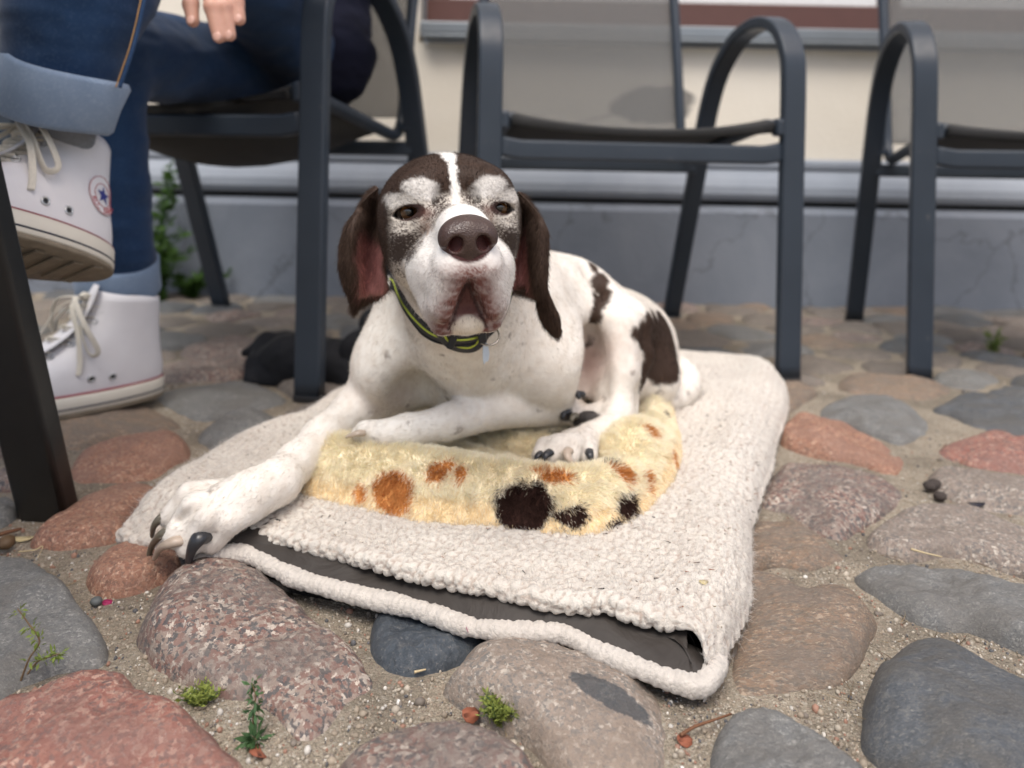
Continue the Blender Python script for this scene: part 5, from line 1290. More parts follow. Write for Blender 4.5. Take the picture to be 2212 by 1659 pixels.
# mouth opening: an inverted V between the flews
for k in range(9):
    t = k / 8
    hw = 0.5 + 13.0 * t; z = -55 - 38 * t
    for xx in np.linspace(-hw, hw, max(1, int(hw / 3) + 1)) if hw > 2 else (0,):
        fld.cone(HL(xx, -120, z - 2), HL(xx, -76 + 9 * t, z - 1), 0.0032, 0.0030, 0.006, op='sub')
fld.cone(HL(0, -93, -40), HL(0, -93, -58), 0.0016, 0.0018, 0.003, op='sub')                 # philtrum line
fld.ell(HL(0, -56, -91), (0.0160, 0.0165, 0.0115), 0.008, HR)                               # chin
fld.ell(at(944.4, 657.9, 0.630), (0.0028, 0.0050, 0.0028), 0.002)                      # wart on the lip
# crease between lip pad and cheek
for s in (-1, 1):
    cr = catmull([HL(s * 33, -20, -22), HL(s * 47, -10, -42), HL(s * 53, -4, -58), HL(s * 46, -6, -78)], 4)
    fld.chain([p for p in cr], [0.003] * len(cr), 0.012, op='sub')
    # furrow between brow and blaze, stop
    fld.cone(HL(s * 14, -15, 12), HL(s * 22, -13, -6), 0.002, 0.002, 0.016, op='sub')
fld.cone(HL(0, -20, 40), HL(0, -26, 5), 0.004, 0.005, 0.02, op='sub')
# lid openings
EYE = {}
for s, tilt, w, h in ((-1, 12, 13.0, 5.6), (1, -12, 11.6, 4.9)):
    c = HL(s * 40.5, 10.5, -1.5); EYE[s] = c
    # almond: overlap of two balls above and below the slit
    Re = (w * w + h * h) / (2 * h) * 0.001; off = Re - h * 0.001
    M = hrot(0, -tilt, s * 14)
    upv = M[:, 2]; fw = -M[:, 1]
    def fn(X, Y, Z, c=c, upv=upv, fw=fw, Re=Re, off=off):
        px, py, pz = X - c[0], Y - c[1], Z - c[2]
        dep = px * fw[0] + py * fw[1] + pz * fw[2]
        a = px * upv[0] + py * upv[1] + pz * upv[2]
        r2 = px * px + py * py + pz * pz - dep * dep - a * a
        d1 = np.sqrt(np.maximum(r2, 0) + (a - off) ** 2) - Re; d2 = np.sqrt(np.maximum(r2, 0) + (a + off) ** 2) - Re
        return np.maximum(np.maximum(d1, d2), -dep - 0.004)
    fld.apply(c - 0.03, c + 0.03, fn, 0.0022, 'sub')
DV, DF = fld.mesh()
# light smoothing of the sampled surface
def relax(V, Fq, it=2, lam=0.5):
    e = np.concatenate([Fq[:, [0, 1]], Fq[:, [1, 2]], Fq[:, [2, 3]], Fq[:, [3, 0]]])
    for _ in range(it):
        s = np.zeros_like(V); c = np.zeros(len(V))
        for a, b in ((0, 1), (1, 0)):
            for ax in range(3): s[:, ax] += np.bincount(e[:, a], V[e[:, b], ax], len(V))
            c += np.bincount(e[:, a], minlength=len(V))
        V = V + lam * (s / c[:, None] - V)
    return V
DV = relax(DV, DF, 2)
_du = DV[:, 0] / DV[:, 1] * F; _dv = (CAMH - DV[:, 2]) / DV[:, 1] * F
DPU = CX + _du * math.cos(ROLL) - _dv * math.sin(ROLL); DPV = CY + _du * math.sin(ROLL) + _dv * math.cos(ROLL)
def surf(u, v, r=4.0, ymin=0.0):                # where a mark seen at (u, v) lies on the modelled body
    for k in range(8):
        m = np.where(((DPU - u) ** 2 + (DPV - v) ** 2 < (r * (1 + k)) ** 2) & (DV[:, 1] > ymin))[0]
        if len(m): return DV[m[np.argmin(DV[m, 1])]]
    return A3(at(u, v, 1.0))
DN = vert_normals(DV, DF)

# --- coat colours: fields of pigment fixed to the body
WHITE = A3((0.80, 0.76, 0.70)); BROWN = A3((0.040, 0.022, 0.014)); GREY = A3((0.36, 0.33, 0.30)); PINK = A3((0.46, 0.24, 0.20))
def lerp(a, b, t): return a * (1 - t[:, None]) + b * t[:, None]
def coat(P, rng, hairs=False):
    if hairs: P = P + rng.normal(0, 0.0011, P.shape)
    n1 = fbm(P * 60, 3, 3); n2 = fbm(P * 260, 2, 9); n3 = vnoise(P * 900, 5)
    q = (P - HO) @ HR * 1000.0                        # head coordinates in mm
    x, y, z = q.T
    C = np.tile(WHITE, (len(P), 1)) * (1 + 0.05 * n1[:, None])
    sk = fbm(P * A3((150, 120, 90)), 2, 33)
    C = lerp(C, A3((0.60, 0.51, 0.42)), np.clip(0.30 + 0.9 * sk, 0, 0.75) * 0.45)
    # faint roan ticks
    tick = sstep(0.62, 0.78, vnoise(P * 58, 21) * 0.85 + 0.22 * n2)
    C = lerp(C, A3((0.16, 0.12, 0.10)), tick * 0.65)
    # thin-haired pink skin at joints and belly
    for c, r, w in (((-0.150, 0.925, 0.125), 0.030, 0.45), (A3(at(1290, 790, 1.05)), 0.040, 0.75), (A3(gp(1050, 862, 0.115)), 0.02, 0.2), (KN + A3((-0.02, -0.02, -0.03)), 0.03, 0.3)):
        C = lerp(C, PINK, w * np.exp(-((P - A3(c)) ** 2).sum(1) / (r * r)))
    # dirty grey feet
    for c, r in ((A3(at(1225, 968, 0.845)), 0.05), (P0, 0.045)):
        C = lerp(C, A3((0.46, 0.41, 0.36)), 0.75 * np.exp(-((P - c) ** 2).sum(1) / (r * r)) * (0.6 + 0.6 * n2))
    # brown saddle strip and rump patch
    def cap(a, b, r, amp=0.006):
        a, b = A3(a), A3(b); ab = b - a; t = np.clip(((P - a) @ ab) / (ab @ ab), 0, 1)
        return np.linalg.norm(P - a - t[:, None] * ab, axis=1) - r + amp * n1 + 0.004 * n2
    pc_ = PATCH
    d = np.full(len(P), 9.0)
    for (a_, b_, r_) in pc_: d = np.minimum(d, cap(a_, b_, r_, 0.005))
    C = lerp(C, BROWN, sstep(0.003, -0.003, d))
    # pads of the upturned paw
    for (u, v, dd, r) in ((1272, 901, 0.935, 0.0135), (1224, 897, 0.938, 0.009), (1250, 913, 0.938, 0.009)):
        dq = np.linalg.norm(P - A3(at(u, v, dd)), axis=1)
        C = lerp(C, A3((0.055, 0.048, 0.045)), sstep(r + 0.002, r - 0.002, dq))
    # ---- head
    hm = sstep(128, 108, y + 0.55 * np.maximum(-z - 10, 0) * 0.9 + 4 * n1) * (z > -100)
    ax = np.abs(x)
    HC = np.tile(BROWN, (len(P), 1)) * (1 + 0.25 * n2[:, None])
    j1 = 5 * n2 + 2.5 * n3
    # salt and pepper round the eyes and on the cheeks
    g = np.maximum(sstep(4, -10, z + j1) * sstep(66, 50, y + j1), sstep(16, 8, np.abs(z - 2)) * sstep(40, 24, y)) * sstep(62, 54, ax + 0.4 * j1)
    pw = 0.62 + 0.25 * n2 - 0.75 * np.exp(-(((ax - 50) / 9) ** 2 + ((z + 36) / 13) ** 2)) - 0.35 * np.exp(-(((ax - 38) / 16) ** 2 + ((z + 24) / 6) ** 2)) - 0.30 * np.exp(-(((ax - 15) / 8) ** 2 + ((z - 4) / 12) ** 2))
    if hairs: pc = (rng.random(len(P)) < pw).astype(float)
    else: pc = sstep(-0.25, 0.25, n3 * 0.5 + pw - 0.5)
    PP = lerp(np.tile(A3((0.070, 0.052, 0.045)), (len(P), 1)), A3((0.66, 0.61, 0.54)), pc)
    HC = lerp(HC, PP, g * 0.95)
    # white brows
    for s in (-1, 1):
        bx = x * s
        e = ((bx - 30) / 16) ** 2 + ((z - 19 - 0.10 * (bx - 30)) / 9.5) ** 2
        e2 = ((bx - 50) / 13) ** 2 + ((z - 9) / 7.5) ** 2
        w = sstep(1.45, 0.55, e + 0.10 * j1); w2 = sstep(1.4, 0.3, e2 + 0.12 * j1) * 0.75
        w = np.maximum(w, w2) * (y < 40)
        HC = lerp(HC, A3((0.78, 0.75, 0.71)), w * np.clip(0.82 + 0.35 * n3, 0, 1))
    # tear line
    for s in (-1, 1):
        e = np.exp(-(((x * s - 27 - (z + 16) * 0.15) / 5) ** 2 + ((z + 16) / 14) ** 2))
        HC = lerp(HC, A3((0.30, 0.17, 0.12)), 0.6 * e * (y < 15))
    # blaze and muzzle
    bw = 3.6 + 4.5 * np.clip((z - 40) / 12, 0, 1) + 9 * np.clip((6 - z) / 22, 0, 1) ** 1.3
    bl = sstep(1.5, -1.5, np.abs(x + 1.5 - (50 - z) * 0.03) - bw + 0.45 * j1)
    edge = z - (-5 - np.maximum(ax - 17, 0) * 1.3)
    mz = sstep(3, -3, edge + 0.5 * j1) * sstep(12, 2, y + np.maximum(0, -60 - z) * -0.4 + 0.5 * j1) * sstep(60, 54, ax)
    mz = np.maximum(mz, sstep(-46, -58, y + 0.5 * j1) * (z < 6))
    mz = np.maximum(mz, (z < -66) * sstep(20, 4, y) * 1.0)
    WH = A3((0.82, 0.79, 0.75))
    HC = lerp(HC, WH, np.maximum(bl * (y < 80), mz))
    # grey-tan under jaw side
    jw = sstep(-58, -74, z + 0.6 * j1) * sstep(10, 24, y)
    HC = lerp(HC, A3((0.58, 0.53, 0.46)) * 1.0, jw * 0.9)
    # pink-brown lips along the mouth line, inside of the mouth
    mlx = np.clip((-55 - z) * 0.38, 0, 15)
    dl = ax - mlx
    lip = np.exp(-((np.maximum(dl, 0) - 6) / 15) ** 2) * sstep(-38, -52, z + 0.8 * j1) * sstep(-36, -50, y)
    lip2 = np.exp(-((x / 25) ** 2 + ((z + 47) / 11) ** 2)) * sstep(-50, -66, y) * 1.1 * np.clip(0.85 + 0.5 * n3, 0, 1)
    lip3 = np.exp(-(((ax - 20) / 8) ** 2 + ((z + 99) / 9) ** 2)) * 0.9
    lip4 = 0.85 * np.exp(-(((ax - 20) / 13) ** 2 + ((z + 80) / 19) ** 2)) * sstep(-30, -50, y) * np.clip(0.75 + 0.55 * n3 + 0.3 * n2, 0.1, 1)
    lp = np.clip(1.15 * np.maximum(np.maximum(lip, lip2), np.maximum(lip3, lip4)) * (0.85 + 0.4 * n2), 0, 1) * (y < -20)
    HC = lerp(HC, A3((0.190, 0.078, 0.064)), lp)
    ins = (dl < -1.0) * (z < -52) * (y < -40) * sstep(-86, -80, z) 
    HC = lerp(HC, A3((0.17, 0.075, 0.065)), ins)
    ml = sstep(2.6, 0.6, np.abs(dl)) * (z < -54) * (z > -96) * sstep(-50, -58, y)
    HC = lerp(HC, A3((0.060, 0.026, 0.024)), ml * 0.85)
    ch = sstep(1.2, 0.9, (x / 14.5) ** 2 + ((z + 93) / 12.0) ** 2 + ((y + 57) / 20) ** 2)
    HC = lerp(HC, A3((0.80, 0.72, 0.60)), ch)
    C = lerp(C, HC, hm)
    nb = sstep(1.1, 0.9, (x / 20) ** 2 + ((z + 20) / 17) ** 2) * sstep(-76, -80, y)
    C = lerp(C, A3((0.05, 0.014, 0.013)), nb)
    C = lerp(C, A3((0.55, 0.25, 0.22)), sstep(0.0045, 0.003, np.linalg.norm(P - A3(at(944.4, 657.9, 0.626)), axis=1)))
    # lid rims
    for s, w in ((-1, 12.0), (1, 10.5)):
        c = EYE[s]; M = hrot(0, -12 * -s, 0)
        dd = (P - c) @ M * 1000
        e = np.sqrt((dd[:, 0] / (w + 0.8)) ** 2 + ((dd[:, 2] - 0.5) / (7.0 if s < 0 else 6.2)) ** 2)
        C = lerp(C, A3((0.050, 0.028, 0.024)), sstep(1.12, 0.98, e) * (dd[:, 1] < 6))
        e2 = np.exp(-(((dd[:, 0] + s * 14) / 5) ** 2 + ((dd[:, 2] + 3) / 4) ** 2))
        C = lerp(C, A3((0.16, 0.07, 0.055)), 0.7 * e2 * (dd[:, 1] < 4))
    return np.clip(C, 0.004, 1)
PATCH = [(surf(1282, 560), surf(1296, 600), 0.006), (surf(1296, 600), surf(1297, 640), 0.013), (surf(1294, 640), surf(1286, 690), 0.010), (surf(1284, 690), surf(1270, 740), 0.005),
         (surf(1436, 712), surf(1445, 772), 0.030), (surf(1410, 728), surf(1424, 775), 0.030), (surf(1392, 722), surf(1412, 760), 0.018), (surf(1422, 712), surf(1442, 785), 0.030), (surf(1440, 700), surf(1450, 735), 0.026), (surf(1420, 780), surf(1430, 800), 0.022), (surf(1402, 800), surf(1398, 820), 0.018), (surf(1440, 790), surf(1446, 812), 0.010), (surf(1376, 718), surf(1385, 730), 0.008)]
rng = np.random.default_rng(7)
DC = coat(DV, rng)
t = NT('dog skin and coat'); a = t.n('Attribute'); a.attribute_name = 'Col'
nz = t.noise(t.coord('Object', (1, 1, 1)), 420, 3)
t.set(color=a.outputs['Color'], rough=0.62, spec=0.25, normal=t.bump(nz.outputs[0], 0.35, 0.0015)); M_COAT = t.m
body = mesh_obj('body', DV - DOGLOC, DF, M_COAT, dog); set_color(body, DC)

# --- coat hair, combed along the limbs and backwards over the head
SEG = [(HL(0, -100, -20), HL(0, 60, 20), 1), (HL(0, -90, -60), HL(0, 20, -90), 1), (HL(0, 60, 0), (-0.05, 0.96, 0.16), 1), ((-0.05, 0.90, 0.22), (-0.05, 0.90, 0.08), 1),
       ((-0.05, 1.0, 0.2), (0.2, 1.25, 0.12), 1), ((-0.11, 0.95, 0.22), RE, 1), ((0.02, 0.96, 0.22), LE, 1),
       (ra[0], ra[-1], 1), (ra[-1], A3(gp(400, 1160, 0.03)), 1), (la[0], la[-1], 1), (KN, HK, 1), (HK, A3(at(1200, 985, 0.83)), 1), ((0.2, 1.2, 0.2), (0.22, 1.16, 0.05), 1)]
def comb(P):
    best = np.full(len(P), 9.0); D = np.zeros_like(P)
    for a_, b_, _ in SEG:
        a_, b_ = A3(a_), A3(b_); ab = b_ - a_
        tt = np.clip(((P - a_) @ ab) / (ab @ ab), 0, 1)
        d = np.linalg.norm(P - a_ - tt[:, None] * ab, axis=1); m = d < best
        best[m] = d[m]; D[m] = ab / np.linalg.norm(ab)
    return D
NH = 230000
wt = np.where((DV[DF[:, 0]][:, 1] < 0.86) & (DV[DF[:, 0]][:, 2] > 0.2), 2.2, 1.0)
qd, wd = sample_surface(DV, DF, NH, rng, wt)
HP = (DV[qd] * wd[..., None]).sum(1); HN = (DN[qd] * wd[..., None]).sum(1); HN /= np.linalg.norm(HN, axis=1)[:, None]
Hc = coat(HP, rng, True)
ql = (HP - HO) @ HR * 1000
bald = ((np.abs(ql[:, 0]) < 24) & (ql[:, 1] < -72) & (ql[:, 2] > -42))
for s in (-1, 1): bald |= (((HP - EYE[s]) @ HR * 1000) ** 2 / A3((14, 30, 7)) ** 2).sum(1) < 1
keep = ~bald
HP, HN, Hc, ql = HP[keep], HN[keep], Hc[keep], ql[keep]
cd = comb(HP)
# radial from the nose over the face
face = (ql[:, 1] < 60) & (np.abs(ql[:, 0]) < 75) & (ql[:, 2] > -105) & (ql[:, 2] < 60)
rad = HP - HL(0, -100, -22); rad /= np.linalg.norm(rad, axis=1)[:, None]
cd[face] = rad[face]
tan = cd - HN * (cd * HN).sum(1)[:, None]; tan /= np.linalg.norm(tan, axis=1)[:, None] + 1e-9
jit = rng.normal(0, 0.22, HP.shape)
hd = HN * 0.24 + tan * 0.95 + jit; hd /= np.linalg.norm(hd, axis=1)[:, None]
Ln = rng.uniform(0.0032, 0.0066, len(HP)); Ln[face] *= 0.75
Hc = Hc * rng.uniform(0.72, 1.12, (len(HP), 1))
fur = hair('fur', HP - DOGLOC - HN * 0.0003, hd, Ln, 0.00016, Hc, hair_mat('dog hair'), dog, 3, bend=-HN * 0.22)

# --- eyes
def eyeball(s):
    c = EYE[s] + HR @ A3((0, -0.6, 0)) * 0.001
    bm = bmesh.new(); bmesh.ops.create_uvsphere(bm, u_segments=32, v_segments=20, radius=0.0118)
    o = bm_obj('eye', bm, M_EYE, dog, True)
    d = Vector((0.0 - c[0] + (0.10 if s > 0 else 0.06), 0 - c[1], 0.36 - c[2])).normalized()
    o.location = Vector(c) - dog.location; o.rotation_euler = d.to_track_quat('Z', 'Y').to_euler()
    return o
t = NT('dog eye'); sx = t.n('SeparateXYZ'); t.l(t.coord(), sx.inputs[0])
rr = t.math('SQRT', t.math('ADD', t.math('MULTIPLY', sx.outputs[0], sx.outputs[0]), t.math('MULTIPLY', sx.outputs[1], sx.outputs[1])))
rr = t.math('DIVIDE', rr, 0.0118)
fib = t.noise(t.coord('Object', (1, 1, 1)), 500, 2)
irc = t.ramp(rr, [(0.0, (0.003, 0.003, 0.003)), (0.30, (0.004, 0.003, 0.003)), (0.35, (0.10, 0.042, 0.014)), (0.62, (0.17, 0.078, 0.028)), (0.70, (0.012, 0.007, 0.005)), (0.80, (0.10, 0.075, 0.06)), (1.0, (0.2, 0.15, 0.13))])
t.set(color=t.mix(irc, (0.06, 0.03, 0.01), t.math('MULTIPLY', fib.outputs[0], 0.25)), rough=0.06, spec=0.7, coat=0.6); M_EYE = t.m
for s in (-1, 1): eyeball(s)

# --- nose leather
nf = Field(np.arange(-0.085, 0.02, 0.0009), np.arange(0.575, 0.66, 0.0009), np.arange(0.285, 0.365, 0.0009))
nf.ell(HL(0, -85, -15.8), (0.0212, 0.0165, 0.0160), 0.004, HR)
for s in (-1, 1):
    nf.ell(HL(s * 12.6, -91, -19), (0.0108, 0.0110, 0.0120), 0.007, HR)
    nf.ell(HL(s * 6, -91, -28), (0.0065, 0.007, 0.007), 0.005, HR)
nf.ell(HL(0, -92.0, -35), (0.0066, 0.0062, 0.0130), 0.005, HR)
nf.ell(HL(0, -96, -18), (0.0070, 0.006, 0.012), 0.007, HR)
for s in (-1, 1):
    nf.ell(HL(s * 10.8, -102, -22.5), (0.0055, 0.0130, 0.0068), 0.0030, hrot(0, s * -25, 0), op='sub')
    nf.cone(HL(s * 11, -104, -26), HL(s * 21.5, -92, -27.5), 0.0030, 0.0018, 0.003, op='sub')
nf.cone(HL(0, -106, -20), HL(0, -101.5, -50), 0.0010, 0.0012, 0.002, op='sub')
NV, NF = nf.mesh(); NV = relax(NV, NF, 2)
t = NT('nose leather'); vo = t.n('TexVoronoi'); vo.inputs['Scale'].default_value = 680; t.l(t.coord(), vo.inputs['Vector'])
a = t.n('Attribute'); a.attribute_name = 'Col'
nz = t.noise(t.coord(), 160, 4)
t.set(color=t.mix(a.outputs['Color'], (0.14, 0.085, 0.07), t.math('MULTIPLY', nz.outputs[0], 0.3)), rough=t.ramp(nz.outputs[0], [(0.3, (0.28,) * 3), (0.75, (0.5,) * 3)]), spec=0.5, normal=t.bump(vo.outputs[0], 0.35, 0.0010)); M_NOSE = t.m
nose = mesh_obj('nose', NV - DOGLOC, NF, M_NOSE, dog)
nq = (NV - HO) @ HR * 1000
NC = np.tile(A3((0.044, 0.025, 0.020)), (len(NV), 1))
for s in (-1, 1):
    e = np.exp(-(((nq[:, 0] - s * 11.5) / 6.5) ** 2 + ((nq[:, 2] + 23) / 7) ** 2)) * sstep(-101, -95, nq[:, 1])
    NC = lerp(NC, A3((0.075, 0.012, 0.012)), np.clip(e * 1.2, 0, 1))
NC = lerp(NC, A3((0.10, 0.040, 0.036)), sstep(-30, -44, nq[:, 2]) * 0.7)
set_color(nose, NC)

# --- claws
t = NT('claw horn'); a = t.n('ObjectInfo')
M_CLAWD = plain('dark claw horn', (0.030, 0.031, 0.035), 0.28, var=0.3, nscale=120)
M_CLAWG = plain('olive claw horn', (0.13, 0.115, 0.085), 0.3, var=0.4, nscale=150)
M_CLAWL = plain('pale claw horn', (0.42, 0.34, 0.27), 0.32, var=0.2, nscale=150)
def claw(pts, r, mat):
    p = catmull(pts, 6); n = len(p)
    o = tube('claw', p - DOGLOC, np.linspace(1, 0.28, n) ** 0.8 * r * 1.12, mat, dog, sides=12, flat=0.75); return o
claw([A3(gp(378, 1108, 0.050)), A3(gp(350, 1118, 0.049)), A3(gp(333, 1136, 0.040)), A3(gp(329, 1158, 0.027))], 0.0062, M_CLAWG)
claw([A3(gp(382, 1142, 0.050)), A3(gp(352, 1152, 0.046)), A3(gp(330, 1176, 0.027)), A3(gp(321, 1203, 0.014))], 0.0062, M_CLAWG)
claw([A3(gp(402, 1166, 0.044)), A3(gp(370, 1172, 0.044)), A3(gp(346, 1184, 0.034)), A3(gp(334, 1206, 0.020))], 0.0064, M_CLAWL)
claw([A3(at(438, 1158, 0.708)), A3(at(428, 1164, 0.700)), A3(at(415, 1184, 0.699)), A3(at(407, 1213, 0.705))], 0.0088, M_CLAWD)
claw([A3(gp(582, 1086, 0.052)), A3(gp(574, 1092, 0.049)), A3(gp(568, 1104, 0.044))], 0.0042, M_CLAWL)
claw([A3(gp(785, 934, 0.108)), A3(gp(768, 937, 0.108)), A3(gp(748, 944, 0.102))], 0.0048, M_CLAWL)
claw([A3(at(1172, 978, 0.822)), A3(at(1162, 984, 0.815)), A3(at(1156, 996, 0.812))], 0.0045, M_CLAWD)
claw([A3(at(1188, 978, 0.816)), A3(at(1178, 984, 0.809)), A3(at(1176, 1000, 0.806))], 0.0052, M_CLAWD)
claw([A3(at(1228, 974, 0.818)), A3(at(1224, 981, 0.808)), A3(at(1230, 994, 0.803)), A3(at(1243, 1004, 0.803))], 0.0052, M_CLAWL)
claw([A3(at(1272, 976, 0.832)), A3(at(1275, 984, 0.824)), A3(at(1278, 1000, 0.822))], 0.0052, M_CLAWD)
claw([A3(at(1225, 888, 0.940)), A3(at(1217, 893, 0.933)), A3(at(1216, 905, 0.930))], 0.005, M_CLAWD)
claw([A3(at(1243, 898, 0.940)), A3(at(1236, 902, 0.933)), A3(at(1235, 912, 0.930))], 0.005, M_CLAWG)
claw([A3(at(1258, 852, 0.940)), A3(at(1248, 850, 0.933)), A3(at(1252, 862, 0.930))], 0.005, M_CLAWD)

# --- ears: a leather flap, hairy outside and pink inside
def z1(x, y, Y): return A3(at(658.3 + x * 0.3307, 274.3 + y * 0.3307, Y))
def ear(rows, cols_color, seed):
    G = np.array(rows)                                   # rows x cols x 3
    nr, nc, _ = G.shape
    su, sv = 14, 12
    A = np.array([catmull(G[:, c], su) for c in range(nc)]).transpose(1, 0, 2)
    B = np.array([catmull(A[r], sv) for r in range(len(A))])
    h, w, _ = B.shape
    V = B.reshape(-1, 3)
    idx = np.arange(h * w).reshape(h, w)
    Fq = np.stack([idx[:-1, :-1], idx[:-1, 1:], idx[1:, 1:], idx[1:, :-1]], -1).reshape(-1, 4)
    N = vert_normals(V, Fq)
    # make N face the viewer side = inner side
    uu = np.tile(np.linspace(0, 1, w), h); vv = np.repeat(np.linspace(0, 1, h), w)
    V = V + N * (0.0012 * fbm(np.stack([uu * 9, vv * 9, 0 * uu], 1), 3, seed))[:, None]
    rim = np.minimum(np.minimum(uu, 1 - uu) * 8, np.minimum(1.0, (1 - vv) * 10)).clip(0.1, 1)
    th = 0.0022 * rim
    Va, Vb = V + N * th[:, None], V - N * th[:, None]
    off = len(V)
    edge = np.concatenate([idx[0], idx[1:, -1], idx[-1, ::-1][1:], idx[::-1, 0][1:-1]])
    side = np.stack([edge, np.roll(edge, -1), np.roll(edge, -1) + off, edge + off], 1)
    F2 = np.concatenate([Fq, Fq[:, ::-1] + off, side[:, ::-1]])
    return np.concatenate([Va, Vb]), F2, np.concatenate([N, -N]), np.concatenate([uu, uu]), np.concatenate([vv, vv]), off, h, w
def build_ear(rows, seed, inner_sign, pinkbox):
    V, Fq, N, uu, vv, off, h, w = ear(rows, None, seed)
    C = np.tile(A3((0.052, 0.032, 0.023)), (len(V), 1))
    n = fbm(np.stack([uu * 14, vv * 14, 0 * uu + seed], 1), 3, seed)
    (u0, u1, v0, v1) = pinkbox
    inner = (np.arange(len(V)) < off) if inner_sign > 0 else (np.arange(len(V)) >= off)
    pk = sstep(u0 - 0.08, u0 + 0.08, uu + 0.06 * n) * sstep(u1 + 0.08, u1 - 0.08, uu + 0.06 * n) * sstep(v0 - 0.06, v0 + 0.06, vv) * sstep(v1 + 0.05, v1 - 0.05, vv + 0.05 * n) * inner
    C = lerp(C, A3((0.36, 0.16, 0.15)) * 1.0, pk * (0.85 + 0.2 * n))
    o = mesh_obj('ear', V - DOGLOC, Fq, M_COAT, dog); set_color(o, C)
    r2 = np.random.default_rng(seed)
    q, ww = sample_surface(V, Fq, 17000, r2)
    P = (V[q] * ww[..., None]).sum(1); Nn = (N[q] * ww[..., None]).sum(1); Nn /= np.linalg.norm(Nn, axis=1)[:, None] + 1e-9
    Cc = (C[q] * ww[..., None]).sum(1); pkk = (pk[q] * ww).sum(1)
    sel = (pkk < 0.35) | (r2.random(len(P)) < 0.12)
    P, Nn, Cc = P[sel], Nn[sel], Cc[sel]
    dn = np.tile(A3((0, 0, -1.0)), (len(P), 1)); tg = dn - Nn * (dn * Nn).sum(1)[:, None]
    d = tg * 0.9 + Nn * 0.3 + r2.normal(0, 0.2, P.shape); d /= np.linalg.norm(d, axis=1)[:, None]
    hc = Cc * r2.uniform(0.7, 2.4, (len(P), 1))
    hr = hair('ear_fur', P - DOGLOC, d, r2.uniform(0.005, 0.010, len(P)), 0.00017, hc, bpy.data.materials['dog hair'], o, 3, bend=-Nn * 0.15)
    hr.matrix_parent_inverse = Matrix(); return o
earL = [[z1(478, 395, 0.775), z1(470, 400, 0.79), z1(462, 440, 0.80), z1(480, 500, 0.80), z1(500, 560, 0.80)],
        [z1(385, 480, 0.765), z1(400, 500, 0.78), z1(440, 540, 0.805), z1(470, 580, 0.80), z1(505, 620, 0.785)],
        [z1(270, 640, 0.760), z1(330, 650, 0.752), z1(400, 690, 0.795), z1(460, 720, 0.79), z1(515, 760, 0.772)],
        [z1(224, 850, 0.762), z1(300, 850, 0.748), z1(380, 860, 0.795), z1(450, 880, 0.79), z1(522, 900, 0.772)],
        [z1(240, 1010, 0.768), z1(318, 1000, 0.752), z1(390, 1000, 0.790), z1(460, 1020, 0.785), z1(545, 1040, 0.775)],
        [z1(280, 1100, 0.775), z1(322, 1090, 0.765), z1(385, 1090, 0.785), z1(450, 1085, 0.785), z1(535, 1085, 0.785)],
        [z1(303, 1165, 0.785), z1(320, 1160, 0.785), z1(370, 1140, 0.80), z1(440, 1112, 0.80), z1(505, 1098, 0.80)],
        [z1(314, 1215, 0.795), z1(324, 1212, 0.80), z1(350, 1180, 0.812), z1(420, 1132, 0.812), z1(480, 1108, 0.812)]]
build_ear(earL, 31, -1, (0.30, 0.97, 0.30, 0.74))
earR = [[z1(1365, 600, 0.79), z1(1372, 540, 0.80), z1(1385, 480, 0.80), z1(1388, 440, 0.785), z1(1390, 425, 0.775)],
        [z1(1368, 690, 0.785), z1(1400, 650, 0.80), z1(1440, 600, 0.80), z1(1490, 560, 0.775), z1(1530, 565, 0.765)],
        [z1(1358, 820, 0.785), z1(1400, 800, 0.81), z1(1450, 780, 0.805), z1(1520, 720, 0.765), z1(1592, 690, 0.765)],
        [z1(1350, 940, 0.785), z1(1395, 930, 0.81), z1(1460, 920, 0.80), z1(1530, 900, 0.757), z1(1590, 880, 0.765)],
        [z1(1345, 1060, 0.79), z1(1400, 1060, 0.80), z1(1470, 1070, 0.79), z1(1530, 1050, 0.760), z1(1582, 1020, 0.768)],
        [z1(1500, 1095, 0.79), z1(1510, 1100, 0.79), z1(1530, 1105, 0.78), z1(1560, 1100, 0.772), z1(1600, 1090, 0.775)],
        [z1(1520, 1180, 0.79), z1(1545, 1185, 0.785), z1(1575, 1185, 0.78), z1(1605, 1180, 0.778), z1(1635, 1170, 0.78)],
        [z1(1560, 1280, 0.795), z1(1585, 1285, 0.79), z1(1615, 1285, 0.785), z1(1645, 1275, 0.785), z1(1670, 1260, 0.787)],
        [z1(1625, 1362, 0.80), z1(1635, 1368, 0.797), z1(1650, 1370, 0.795), z1(1665, 1362, 0.794), z1(1676, 1345, 0.795)]]
build_ear(earR, 47, -1, (0.02, 0.58, 0.18, 0.50))
# ------------------------------------------------------------------ collar with ring and tag
def zs(x, y, off=0.004):
    p = surf(658.3 + x * 0.3307, 274.3 + y * 0.3307, 5, 0.752); d = A3((0, 0, CAMH)) - p; return p + d / np.linalg.norm(d) * off
collar = empty('dog_collar', HL(0, 70, -85)); tag(collar, 'dark grey collar with yellow green piping round the neck of the dog', 'collar')
CLOC = np.array(collar.location)
M_WEB = plain('dark grey webbing', (0.040, 0.040, 0.046), 0.8, nscale=500, var=0.4, bump=0.6)
M_PIPE = plain('yellow green reflective piping', (0.50, 0.58, 0.06), 0.5, nscale=200)
M_RING = plain('steel ring', (0.45, 0.43, 0.40), 0.22, 0.95)
front_pts = [zs(540, 930, 0.004), zs(570, 1010), zs(610, 1100), zs(665, 1190), zs(730, 1270), zs(805, 1335), zs(880, 1372), zs(970, 1390, 0.005), zs(1060, 1388, 0.005), zs(1150, 1362, 0.005), zs(1235, 1300), zs(1300, 1200), zs(1345, 1080)]
